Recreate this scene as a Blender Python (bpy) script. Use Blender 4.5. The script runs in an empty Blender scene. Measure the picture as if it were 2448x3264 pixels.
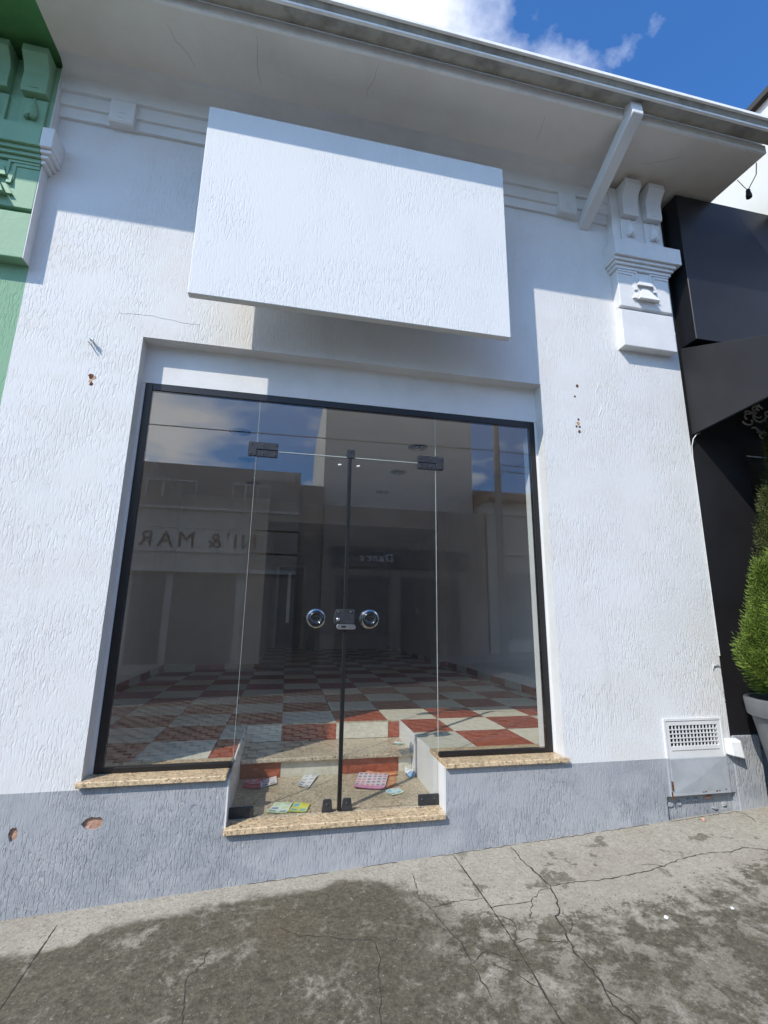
import bpy, bmesh, math, random
from mathutils import Vector, Matrix, noise

random.seed(7)
S = bpy.context.scene
COL = S.collection

# ------------------------------------------------------------------ camera, sky, sun, exposure
W_PX, F_PX = 2448.0, 1478.09
cam_data = bpy.data.cameras.new('camera')
cam_data.sensor_fit = 'HORIZONTAL'
cam_data.sensor_width = 36.0
cam_data.lens = F_PX / W_PX * 36.0
cam_data.clip_start = 0.05
cam_data.clip_end = 600
cam = bpy.data.objects.new('camera', cam_data)
COL.objects.link(cam)
_r = Vector((0.9794379, -0.2012714, 0.0138315))
_u = Vector((-0.0564468, -0.2075731, 0.9765896))
_f = Vector((0.1936883, 0.9572896, 0.2146661))
M = Matrix((_r, _u, -_f)).transposed().to_4x4()
M.translation = Vector((1.03025, -3.01304, 1.16819))
cam.matrix_world = M
S.camera = cam

SUN_DIR = Vector((1.19, 1.0, -1.5)).normalized()          # the way the light travels
SUN_EL = math.asin(-SUN_DIR.z)
SUN_ROT = math.atan2(-SUN_DIR.x, -SUN_DIR.y)

world = bpy.data.worlds.new('World')
S.world = world
world.use_nodes = True
wn, wl = world.node_tree.nodes, world.node_tree.links
wn.clear()
w_out = wn.new('ShaderNodeOutputWorld')
w_bg = wn.new('ShaderNodeBackground')
w_bg.inputs['Strength'].default_value = 0.15
w_sky = wn.new('ShaderNodeTexSky')
w_sky.sky_type = 'NISHITA'
w_sky.sun_disc = False
w_sky.sun_elevation = SUN_EL
w_sky.sun_rotation = SUN_ROT
w_sky.altitude = 800
w_sky.air_density = 1.0
w_sky.dust_density = 2.5
w_sky.ozone_density = 3.0
# broken cumulus all over the sky: a noise layer laid on a plane overhead
w_tc = wn.new('ShaderNodeTexCoord')
w_sep = wn.new('ShaderNodeSeparateXYZ')
wl.new(w_tc.outputs['Generated'], w_sep.inputs[0])
w_z = wn.new('ShaderNodeMath'); w_z.operation = 'MAXIMUM'; w_z.inputs[1].default_value = 0.06
wl.new(w_sep.outputs['Z'], w_z.inputs[0])
w_dx = wn.new('ShaderNodeMath'); w_dx.operation = 'DIVIDE'
w_dy = wn.new('ShaderNodeMath'); w_dy.operation = 'DIVIDE'
wl.new(w_sep.outputs['X'], w_dx.inputs[0]); wl.new(w_z.outputs[0], w_dx.inputs[1])
wl.new(w_sep.outputs['Y'], w_dy.inputs[0]); wl.new(w_z.outputs[0], w_dy.inputs[1])
w_comb = wn.new('ShaderNodeCombineXYZ')
wl.new(w_dx.outputs[0], w_comb.inputs[0]); wl.new(w_dy.outputs[0], w_comb.inputs[1])
CLOUD_OFF = (11.2, -8.9, 0.0)
w_map = wn.new('ShaderNodeVectorMath'); w_map.operation = 'ADD'
w_map.inputs[1].default_value = CLOUD_OFF
wl.new(w_comb.outputs[0], w_map.inputs[0])
w_no = wn.new('ShaderNodeTexNoise')
w_no.inputs['Scale'].default_value = 0.8
w_no.inputs['Detail'].default_value = 9
w_no.inputs['Roughness'].default_value = 0.56
wl.new(w_map.outputs[0], w_no.inputs['Vector'])
w_rp = wn.new('ShaderNodeValToRGB')
w_rp.color_ramp.elements[0].position = 0.50
w_rp.color_ramp.elements[1].position = 0.62
w_rp.color_ramp.elements[1].color = (0.88, 0.88, 0.88, 1)
wl.new(w_no.outputs['Fac'], w_rp.inputs[0])
w_tint = wn.new('ShaderNodeMixRGB'); w_tint.blend_type = 'MULTIPLY'; w_tint.inputs[0].default_value = 1.0
w_tint.inputs[2].default_value = (0.33, 0.66, 0.99, 1)
wl.new(w_sky.outputs[0], w_tint.inputs[1])
w_mix = wn.new('ShaderNodeMixRGB')
w_mix.inputs[2].default_value = (8.4, 8.4, 8.4, 1)
wl.new(w_rp.outputs['Color'], w_mix.inputs[0])
wl.new(w_tint.outputs[0], w_mix.inputs[1])
wl.new(w_mix.outputs[0], w_bg.inputs['Color'])
wl.new(w_bg.outputs[0], w_out.inputs[0])

sun_data = bpy.data.lights.new('sun', 'SUN')
sun_data.energy = 2.4
sun_data.angle = math.radians(0.53)
sun_data.color = (1.0, 0.93, 0.82)
sun = bpy.data.objects.new('sun', sun_data)
sun.rotation_euler = SUN_DIR.to_track_quat('-Z', 'Y').to_euler()
sun.location = (-8, -8, 12)
COL.objects.link(sun)

S.view_settings.view_transform = 'Standard'
S.view_settings.look = 'None'
S.view_settings.exposure = 0.88
S.view_settings.gamma = 1.0
S.view_settings.use_curve_mapping = False
S.render.engine = 'CYCLES'
S.cycles.max_bounces = 10
S.cycles.diffuse_bounces = 7
S.cycles.glossy_bounces = 4
S.cycles.transparent_max_bounces = 16
S.cycles.caustics_reflective = False
S.cycles.caustics_refractive = False
S.cycles.use_denoising = True


# ------------------------------------------------------------------ materials
class NT:
    """small helper round one material's node tree"""
    def __init__(self, name):
        self.m = bpy.data.materials.new(name)
        self.m.use_nodes = True
        self.n = self.m.node_tree.nodes
        self.l = self.m.node_tree.links
        self.n.clear()
        self.out = self.n.new('ShaderNodeOutputMaterial')
        self.b = self.n.new('ShaderNodeBsdfPrincipled')
        self.l.new(self.b.outputs[0], self.out.inputs[0])
        g = self.n.new('ShaderNodeNewGeometry')
        self.pos = g.outputs['Position']
        self.geo = g

    def val(self, sock, v):
        if hasattr(v, 'is_output') or hasattr(v, 'links'):
            self.l.new(v, sock)
        else:
            sock.default_value = v

    def vmul(self, vec, s):
        n = self.n.new('ShaderNodeVectorMath'); n.operation = 'MULTIPLY'
        self.l.new(vec, n.inputs[0]); n.inputs[1].default_value = s
        return n.outputs[0]

    def vadd(self, vec, s):
        n = self.n.new('ShaderNodeVectorMath'); n.operation = 'ADD'
        self.l.new(vec, n.inputs[0]); self.val(n.inputs[1], s)
        return n.outputs[0]

    def noise(self, vec, scale, detail=4, rough=0.55, dist=0.0, color=False):
        n = self.n.new('ShaderNodeTexNoise')
        self.l.new(vec, n.inputs['Vector'])
        n.inputs['Scale'].default_value = scale
        n.inputs['Detail'].default_value = detail
        n.inputs['Roughness'].default_value = rough
        n.inputs['Distortion'].default_value = dist
        return n.outputs['Color' if color else 'Fac']

    def voro(self, vec, scale, out='Distance', feature='F1', rnd=1.0):
        n = self.n.new('ShaderNodeTexVoronoi')
        n.feature = feature
        self.l.new(vec, n.inputs['Vector'])
        n.inputs['Scale'].default_value = scale
        n.inputs['Randomness'].default_value = rnd
        return n.outputs[out]

    def ramp(self, fac, stops, interp='LINEAR'):
        n = self.n.new('ShaderNodeValToRGB')
        n.color_ramp.interpolation = interp
        e = n.color_ramp.elements
        while len(e) < len(stops):
            e.new(0.5)
        for i, (p, c) in enumerate(stops):
            e[i].position = p
            e[i].color = c if len(c) == 4 else (*c, 1)
        self.l.new(fac, n.inputs[0])
        return n.outputs['Color']

    def step(self, fac, a, b):
        n = self.n.new('ShaderNodeMapRange')
        n.interpolation_type = 'SMOOTHSTEP'
        self.l.new(fac, n.inputs[0])
        n.inputs[1].default_value = a; n.inputs[2].default_value = b
        return n.outputs[0]

    def math(self, op, a, b=0.0, c=None):
        n = self.n.new('ShaderNodeMath'); n.operation = op
        self.val(n.inputs[0], a); self.val(n.inputs[1], b)
        if c is not None:
            self.val(n.inputs[2], c)
        return n.outputs[0]

    def mix(self, fac, a, b, mode='MIX'):
        n = self.n.new('ShaderNodeMixRGB'); n.blend_type = mode
        for s, v in zip(n.inputs, (fac, a, b)):
            if hasattr(v, 'links'):
                self.l.new(v, s)
            elif isinstance(v, (int, float)):
                s.default_value = v
            else:
                s.default_value = v if len(v) == 4 else (*v, 1)
        return n.outputs[0]

    def sep(self, vec):
        n = self.n.new('ShaderNodeSeparateXYZ')
        self.l.new(vec, n.inputs[0])
        return n.outputs

    def bump(self, height, strength, distance, normal=None):
        n = self.n.new('ShaderNodeBump')
        n.inputs['Strength'].default_value = strength
        n.inputs['Distance'].default_value = distance
        self.l.new(height, n.inputs['Height'])
        if normal is not None:
            self.l.new(normal, n.inputs['Normal'])
        self.l.new(n.outputs[0], self.b.inputs['Normal'])
        return n.outputs[0]

    def color(self, c):
        self.val(self.b.inputs['Base Color'], c if hasattr(c, 'links') else ((*c, 1) if len(c) == 3 else c))

    def set(self, **k):
        for a, v in k.items():
            self.b.inputs[{'rough': 'Roughness', 'metal': 'Metallic', 'spec': 'Specular IOR Level'}[a]].default_value = v


def rake_stucco(name, col, grime=0.10, depth=0.0023, strength=0.8, dirt_col=(0.42, 0.40, 0.36), tone=None):
    """raked acrylic render: short vertical worm-tracks"""
    t = NT(name)
    warp = t.vmul(t.noise(t.pos, 22, 2, color=True), (0.022, 0.0, 0.02))
    p = t.vadd(t.pos, warp)
    a = t.noise(t.vmul(p, (1.0, 1.0, 0.15)), 100, 2, 0.55, 0.25)
    g1 = t.step(a, 0.50, 0.64)
    b = t.noise(t.vmul(p, (1.0, 1.0, 0.35)), 150, 2, 0.6, 0.4)
    g2 = t.step(b, 0.50, 0.72)
    area = t.math('MULTIPLY_ADD', t.step(t.noise(t.pos, 2.1, 4, 0.6), 0.36, 0.60), 0.85, 0.15)
    f = t.noise(t.pos, 210, 2)
    h = t.math('ADD', t.math('MULTIPLY', g1, area), t.math('MULTIPLY', t.math('MULTIPLY', g2, 0.5), t.math('MULTIPLY_ADD', t.step(t.noise(t.vadd(t.pos, (5, 1, 3)), 1.7, 3), 0.38, 0.6), 0.8, 0.2)))
    h = t.math('ADD', h, t.math('MULTIPLY', f, 0.12))
    t.bump(h, strength, -depth)
    big = t.noise(t.vmul(t.pos, (1, 1, 0.55)), 1.7, 5, 0.62)
    fac = t.math('MULTIPLY', t.step(big, 0.46, 0.78), grime)
    c = t.mix(fac, col, dirt_col)
    if tone:
        tn = t.noise(t.vadd(t.vmul(t.pos, (1, 1, 1.4)), (4, 2, 7)), 2.3, 6, 0.68, 0.4)
        c = t.mix(t.math('MULTIPLY', t.step(tn, 0.44, 0.62), 0.75), c, tone)
    st = t.noise(t.vmul(t.pos, (7, 7, 0.5)), 1.0, 4, 0.6)
    c = t.mix(t.math('MULTIPLY', t.step(st, 0.56, 0.8), grime * 0.8), c, dirt_col)
    t.color(c)
    t.set(rough=0.72, spec=0.3)
    return t.m


def plain(name, col, rough=0.6, metal=0.0, spec=0.4, var=0.10, scale=6.0, bump=0.0, bscale=60, vcol=None):
    t = NT(name)
    n = t.noise(t.pos, scale, 5, 0.6)
    dark = vcol or tuple(c * (1 - var * 2.2) for c in col)
    t.color(t.mix(t.step(n, 0.35, 0.75), col, dark))
    t.set(rough=rough, metal=metal, spec=spec)
    if bump:
        t.bump(t.noise(t.pos, bscale, 4), 0.6, bump)
    return t.m


def granite(name, base, spots, rough=0.28):
    t = NT(name)
    v1 = t.noise(t.pos, 55, 4, 0.7)
    c = t.ramp(v1, [(0.30, tuple(x * 0.55 for x in base)), (0.46, base), (0.62, tuple(min(1, x * 1.45) for x in base)), (0.8, (0.62, 0.50, 0.40))])
    d = t.step(t.noise(t.pos, 62, 4, 0.75), 0.565, 0.62)
    c = t.mix(t.math('MULTIPLY', d, 0.9), c, spots)
    big = t.noise(t.pos, 5, 3)
    c = t.mix(t.math('MULTIPLY', t.step(big, 0.4, 0.7), 0.2), c, (0.20, 0.15, 0.10))
    t.color(c)
    t.set(rough=rough, spec=0.5)
    t.bump(v1, 0.15, 0.001)
    return t.m


def floor_tile(name, col, dark, rough=0.22):
    t = NT(name)
    inf = t.n.new('ShaderNodeObjectInfo')
    n = t.noise(t.vadd(t.pos, inf.outputs['Location']), 26, 5, 0.65)
    c = t.mix(t.step(n, 0.38, 0.66), col, dark)
    n2 = t.noise(t.pos, 90, 3, 0.7)
    c = t.mix(t.math('MULTIPLY', t.step(n2, 0.6, 0.72), 0.35), c, tuple(x * 0.55 for x in dark))
    hs = t.n.new('ShaderNodeHueSaturation')
    t.l.new(t.math('MULTIPLY_ADD', inf.outputs['Random'], 0.22, 0.89), hs.inputs['Value'])
    t.l.new(c, hs.inputs['Color'])
    t.color(hs.outputs[0])
    t.set(spec=0.45)
    t.l.new(t.math('MULTIPLY_ADD', n, 0.25, rough), t.b.inputs['Roughness'])
    return t.m


def glass_mat():
    t = NT('clear_glass')
    t.n.remove(t.b)
    tr = t.n.new('ShaderNodeBsdfTransparent'); tr.inputs[0].default_value = (0.975, 0.985, 0.98, 1)
    gl = t.n.new('ShaderNodeBsdfGlossy'); gl.inputs['Roughness'].default_value = 0.0
    gl.inputs['Color'].default_value = (1, 1, 1, 1)
    fr = t.n.new('ShaderNodeFresnel')
    # same 1.52 from either side of the sheet
    ior = t.math('MULTIPLY_ADD', t.geo.outputs['Backfacing'], 1 / 1.68 - 1.68, 1.68)
    t.l.new(ior, fr.inputs['IOR'])
    wob = t.n.new('ShaderNodeBump'); wob.inputs['Strength'].default_value = 0.02; wob.inputs['Distance'].default_value = 0.01
    t.l.new(t.noise(t.pos, 1.3, 1), wob.inputs['Height'])
    t.l.new(wob.outputs[0], gl.inputs['Normal'])
    mx = t.n.new('ShaderNodeMixShader')
    t.l.new(fr.outputs[0], mx.inputs[0]); t.l.new(tr.outputs[0], mx.inputs[1]); t.l.new(gl.outputs[0], mx.inputs[2])
    t.l.new(mx.outputs[0], t.out.inputs[0])
    return t.m


def sidewalk_mat():
    t = NT('weathered_concrete')
    x, y, z = t.sep(t.pos)
    # how far the stained zone keeps from the wall, along the wall (dry edge, wider to the right)
    mp = t.n.new('ShaderNodeMapRange')
    t.l.new(x, mp.inputs[0]); mp.inputs[1].default_value = -1.0; mp.inputs[2].default_value = 5.0
    pts = [(-1, .30), (-.13, .27), (.1, .24), (.3, .19), (.6, .125), (.95, .10), (1.5, .11), (1.75, .24), (2.0, .52), (2.4, .66), (2.9, .62), (3.3, .58), (3.8, .52), (5, .5)]
    lim = t.sep(t.ramp(mp.outputs[0], [((px + 1) / 6, (py, py, py)) for px, py in pts]))[0]
    d = t.math('SUBTRACT', t.math('MULTIPLY', y, -1.0), lim)
    right_ = t.step(x, 1.4, 2.3)
    n1 = t.noise(t.pos, 3.2, 9, 0.70, 0.3)
    n2 = t.noise(t.vadd(t.pos, (7.3, 2.1, 0)), 7.0, 8, 0.7, 0.2)
    gr0 = t.noise(t.vadd(t.pos, (2.2, 8.8, 0)), 55, 4, 0.72)
    e = t.math('ADD', d, t.math('MULTIPLY', t.math('SUBTRACT', n1, 0.5), 0.36))
    e = t.math('ADD', e, t.math('MULTIPLY', t.math('SUBTRACT', gr0, 0.5), t.math('MULTIPLY_ADD', right_, 0.55, 0.05)))
    stain = t.step(e, -0.03, 0.05)
    # on the right the stain breaks up into mottled patches
    right = t.step(x, 1.6, 2.3)
    brk = t.step(n2, 0.36, 0.54)
    far = t.step(e, 0.0, 0.42)
    brk = t.math('MAXIMUM', brk, t.math('MULTIPLY', far, 0.72))
    keep = t.math('MAXIMUM', t.math('SUBTRACT', 1.0, right), brk)
    stain = t.math('MULTIPLY', stain, keep)
    # loose blots in the dry strip
    n3 = t.noise(t.vadd(t.pos, (3.7, 9.2, 0)), 6.2, 6, 0.6, 0.3)
    blot = t.math('MULTIPLY', t.step(n3, 0.60, 0.64), 0.75)
    blot = t.math('MULTIPLY', blot, right)
    stain = t.math('MAXIMUM', stain, blot)
    pale = t.step(t.noise(t.vadd(t.pos, (1.2, 5.5, 0)), 4.3, 9, 0.74, 0.4), 0.535, 0.66)
    stain = t.math('MULTIPLY', stain, t.math('MULTIPLY_ADD', pale, -0.55, 1.0))
    grain = t.noise(t.pos, 70, 4, 0.75)
    mid = t.noise(t.pos, 22, 5, 0.7)
    dry = t.ramp(mid, [(0.3, (0.335, 0.30, 0.24)), (0.7, (0.44, 0.405, 0.335))])
    dark = t.ramp(mid, [(0.3, (0.062, 0.053, 0.035)), (0.7, (0.118, 0.103, 0.072))])
    col = t.mix(stain, dry, dark)
    val = t.math('MULTIPLY_ADD', t.step(gr0, 0.32, 0.68), t.math('MULTIPLY_ADD', stain, 0.42, 0.22), 0.78)
    vv = t.n.new('ShaderNodeVectorMath'); vv.operation = 'SCALE'
    t.l.new(col, vv.inputs[0]); t.l.new(val, vv.inputs['Scale'])
    col = vv.outputs[0]
    spk = t.step(grain, 0.57, 0.66)
    col = t.mix(t.math('MULTIPLY', spk, 0.55), col, (0.035, 0.03, 0.025))
    pit = t.step(t.voro(t.pos, 34), 0.16, 0.07)
    col = t.mix(t.math('MULTIPLY', pit, 0.75), col, (0.05, 0.045, 0.035))
    spl = t.step(t.noise(t.vadd(t.pos, (11, 3, 0)), 60, 4, 0.75), 0.60, 0.68)
    col = t.mix(t.math('MULTIPLY', spl, 0.42), col, (0.46, 0.44, 0.39))
    brown = t.step(t.noise(t.pos, 1.1, 4), 0.5, 0.7)
    col = t.mix(t.math('MULTIPLY', brown, 0.22), col, (0.17, 0.12, 0.075))
    t.color(col)
    t.set(spec=0.35)
    t.l.new(t.math('MULTIPLY_ADD', stain, -0.12, 0.88), t.b.inputs['Roughness'])
    h = t.math('ADD', t.math('MULTIPLY', grain, 0.6), mid)
    t.bump(h, 0.7, 0.009)
    return t.m


WHITE = (0.725, 0.722, 0.72)
MAT = {}
MAT['white_stucco'] = rake_stucco('white_raked_render', WHITE, 0.20, tone=(0.70, 0.685, 0.665))
MAT['grey_stucco'] = rake_stucco('grey_raked_render', (0.385, 0.395, 0.415), 0.55, 0.0033, 1.0, (0.50, 0.505, 0.51), (0.295, 0.31, 0.34))
MAT['green_stucco'] = rake_stucco('green_raked_render', (0.24, 0.42, 0.27), 0.12, dirt_col=(0.18, 0.36, 0.26))
MAT['white_paint'] = plain('white_wall_paint', (0.735, 0.73, 0.725), 0.6, var=0.05, scale=3, bump=0.002, bscale=35)
MAT['sign_white'] = rake_stucco('white_board_render', (0.72, 0.725, 0.725), 0.10, 0.002, 0.8)
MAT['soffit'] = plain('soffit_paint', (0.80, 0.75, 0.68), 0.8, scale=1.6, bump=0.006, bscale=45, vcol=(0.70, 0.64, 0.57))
MAT['green_paint'] = plain('green_wall_paint', (0.24, 0.42, 0.27), 0.6, var=0.06, scale=3, bump=0.002, bscale=40)
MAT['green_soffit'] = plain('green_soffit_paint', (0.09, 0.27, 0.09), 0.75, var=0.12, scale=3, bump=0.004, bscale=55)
MAT['fascia'] = plain('fascia_paint', (0.86, 0.85, 0.83), 0.6, var=0.06, scale=9, bump=0.004, bscale=14)
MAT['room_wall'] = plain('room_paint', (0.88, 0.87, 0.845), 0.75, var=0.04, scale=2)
MAT['room_dark'] = plain('rear_room_dimmed_paint', (0.66, 0.63, 0.60), 0.75, var=0.06, scale=2)  # light falling off into the rear room, put into a darker wall colour
MAT['ceiling'] = plain('ceiling_paint', (0.84, 0.83, 0.80), 0.8, var=0.03, scale=2)
MAT['black_frame'] = plain('black_anodised', (0.012, 0.011, 0.012), 0.35, spec=0.5, var=0.2)
MAT['fitting'] = plain('dark_grey_fitting', (0.045, 0.048, 0.055), 0.42, metal=0.3, var=0.15, scale=25)
MAT['rivet'] = plain('rivet_cap', (0.07, 0.073, 0.08), 0.3, metal=0.5)
MAT['chrome'] = plain('chrome', (0.50, 0.50, 0.51), 0.12, metal=1.0, var=0.05)
MAT['knob_core'] = plain('dark_knob_core', (0.012, 0.013, 0.015), 0.08, spec=0.7)
MAT['steel'] = plain('brushed_steel', (0.58, 0.58, 0.58), 0.3, metal=1.0, var=0.1)
MAT['granite'] = granite('beige_granite', (0.53, 0.40, 0.25), (0.06, 0.04, 0.028))
MAT['granite_dull'] = granite('worn_granite', (0.46, 0.38, 0.27), (0.06, 0.045, 0.032), 0.3)
MAT['tile_red'] = floor_tile('red_tile', (0.38, 0.095, 0.046), (0.27, 0.060, 0.030))
MAT['tile_cream'] = floor_tile('cream_tile', (0.68, 0.645, 0.53), (0.58, 0.545, 0.44))
MAT['grout'] = plain('grout', (0.32, 0.29, 0.25), 0.9)
MAT['glass'] = glass_mat()
MAT['glass_edge'] = plain('pale_glass_edge', (0.50, 0.55, 0.53), 0.25, spec=0.6)
MAT['sidewalk'] = sidewalk_mat()
MAT['crack'] = plain('crack_dirt', (0.055, 0.048, 0.038), 0.95, var=0.25, scale=30)
MAT['asphalt'] = plain('asphalt', (0.055, 0.052, 0.048), 0.9, var=0.2, scale=12, bump=0.01, bscale=80)
MAT['paver'] = plain('paver_concrete', (0.32, 0.305, 0.275), 0.85, var=0.18, scale=4, bump=0.006, bscale=60)
MAT['kerb'] = plain('kerb_stone', (0.30, 0.29, 0.27), 0.85, var=0.15, scale=8, bump=0.006)
MAT['soil'] = plain('earth', (0.10, 0.075, 0.05), 0.95, var=0.2, scale=2)
MAT['brick'] = plain('broken_brick', (0.56, 0.33, 0.235), 0.9, var=0.14, scale=22, bump=0.008, bscale=45)
MAT['rust'] = plain('rust', (0.14, 0.055, 0.025), 0.9, var=0.3, scale=60)
MAT['rust_stain'] = plain('rust_stain', (0.58, 0.40, 0.26), 0.8, var=0.2, scale=60)
MAT['zinc'] = plain('weathered_zinc', (0.40, 0.375, 0.325), 0.6, metal=0.0, var=0.22, scale=7)
MAT['black_panel'] = plain('black_cladding', (0.014, 0.014, 0.017), 0.38, spec=0.3, var=0.15, scale=2)
MAT['black_awning'] = plain('charcoal_awning', (0.021, 0.021, 0.024), 0.6, var=0.12, scale=4)
MAT['black_wall'] = plain('black_wall_paint', (0.013, 0.012, 0.014), 0.6, var=0.15, scale=3)
MAT['scroll'] = plain('pale_scroll_paint', (0.45, 0.44, 0.42), 0.6)
MAT['cream_wall'] = plain('cream_wall_paint', (0.74, 0.72, 0.64), 0.75, var=0.04, scale=0.8)
MAT['dark_roof'] = plain('dark_roof_edge', (0.06, 0.055, 0.05), 0.8)
MAT['roof_tile'] = plain('clay_roof', (0.30, 0.15, 0.09), 0.85, var=0.2, scale=6, bump=0.02, bscale=12)
MAT['pot'] = plain('grey_pot', (0.145, 0.15, 0.155), 0.6, var=0.14, scale=5, bump=0.002, bscale=40)
MAT['bark'] = plain('bark', (0.12, 0.08, 0.05), 0.9, var=0.2, scale=20)
MAT['cable'] = plain('white_cable', (0.66, 0.66, 0.63), 0.5)
MAT['black_rubber'] = plain('black_rubber', (0.015, 0.015, 0.016), 0.6)
MAT['opp_beige'] = plain('beige_facade', (0.70, 0.655, 0.58), 0.85, var=0.10, scale=1.2)
MAT['opp_band'] = plain('pale_facade_band', (0.76, 0.73, 0.67), 0.85, var=0.06, scale=1.2)
MAT['opp_brown'] = plain('brown_facade', (0.48, 0.42, 0.36), 0.85, var=0.10, scale=1.2)
MAT['opp_dark'] = plain('dark_shop_opening', (0.26, 0.25, 0.235), 0.5)
MAT['opp_tall'] = plain('pale_tower_render', (0.78, 0.75, 0.68), 0.85, var=0.05, scale=0.7)
MAT['opp_cream'] = plain('cream_facade', (0.62, 0.58, 0.50), 0.85, var=0.05, scale=0.9)
MAT['opp_letter'] = plain('dark_letter', (0.06, 0.055, 0.05), 0.6)
MAT['cabinet_grey'] = plain('cabinet_grey', (0.40, 0.42, 0.445), 0.5, var=0.08, scale=8, bump=0.002)
MAT['dark_void'] = plain('unlit_dark', (0.018, 0.018, 0.02), 0.6)
MAT['soffit_line'] = plain('soffit_hairline', (0.22, 0.20, 0.18), 0.9)
MAT['pole'] = plain('concrete_pole', (0.33, 0.32, 0.30), 0.85)


def leaf_mat(name, c1, c2, c3):
    t = NT(name)
    n = t.noise(t.pos, 9, 4, 0.6)
    oi = t.geo.outputs['Random Per Island']
    c = t.ramp(oi, [(0.0, c1), (0.55, c2), (1.0, c3)])
    c = t.mix(t.math('MULTIPLY', t.step(n, 0.45, 0.75), 0.5), c, c1)
    t.color(c)
    t.set(rough=0.6, spec=0.3)
    tl = t.n.new('ShaderNodeBsdfTranslucent')
    t.l.new(c, tl.inputs[0])
    mx = t.n.new('ShaderNodeMixShader'); mx.inputs[0].default_value = 0.25
    t.l.new(t.b.outputs[0], mx.inputs[1]); t.l.new(tl.outputs[0], mx.inputs[2])
    t.l.new(mx.outputs[0], t.out.inputs[0])
    return t.m


MAT['leaf_bright'] = leaf_mat('conifer_leaf', (0.085, 0.10, 0.022), (0.135, 0.215, 0.030), (0.26, 0.34, 0.06))
MAT['leaf_dark'] = leaf_mat('conifer_shaded_leaf', (0.045, 0.06, 0.018), (0.085, 0.105, 0.028), (0.14, 0.15, 0.045))  # darker leaf copy: the rear conifer's shade put into its colour


def paper_mat(name, base, head, ink, ink2, rows, cols, header=0.2, seed=0.0):
    """printed leaflet: coloured head band and a grid of little pictures / text, laid out on its UV"""
    t = NT(name)
    uvn = t.n.new('ShaderNodeUVMap')
    u, v, _ = t.sep(uvn.outputs[0])
    fu = t.math('FRACT', t.math('MULTIPLY', u, cols))
    fv = t.math('FRACT', t.math('MULTIPLY', v, rows))
    def inside(f, a, b):
        return t.math('MULTIPLY', t.math('GREATER_THAN', f, a), t.math('LESS_THAN', f, b))
    blk = t.math('MULTIPLY', inside(fu, 0.16, 0.80), inside(fv, 0.30, 0.82))
    cell = t.n.new('ShaderNodeTexWhiteNoise'); cell.noise_dimensions = '2D'
    cm = t.n.new('ShaderNodeCombineXYZ')
    t.l.new(t.math('FLOOR', t.math('MULTIPLY', u, cols)), cm.inputs[0])
    t.l.new(t.math('ADD', t.math('FLOOR', t.math('MULTIPLY', v, rows)), seed), cm.inputs[1])
    t.l.new(cm.outputs[0], cell.inputs['Vector'])
    pic = t.ramp(cell.outputs['Value'], [(0, ink), (0.4, ink2), (0.7, ink), (1.0, base)], 'CONSTANT')
    lines = t.math('MULTIPLY', inside(t.math('FRACT', t.math('MULTIPLY', v, rows * 4)), 0.3, 0.6),
                   t.step(t.noise(t.vmul(uvn.outputs[0], (60, 3, 1)), 1, 2), 0.45, 0.5))
    c = t.mix(t.math('MULTIPLY', lines, 0.25), base, (0.1, 0.1, 0.12))
    c = t.mix(t.math('MULTIPLY', blk, 0.85), c, pic)
    hb = t.math('LESS_THAN', v, header)
    hl = t.math('MULTIPLY', inside(v, header * 0.35, header * 0.7), t.step(t.noise(t.vmul(uvn.outputs[0], (24, 6, 1)), 1, 1), 0.48, 0.52))
    c = t.mix(hb, c, head)
    c = t.mix(t.math('MULTIPLY', hl, 0.7), c, base)
    t.color(c)
    t.set(rough=0.45, spec=0.4)
    return t.m


# ------------------------------------------------------------------ mesh helpers
def base_of(o):
    v = Vector((0, 0, 0))
    while o is not None:
        v += Vector(o.location)
        o = o.parent
    return v


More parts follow.
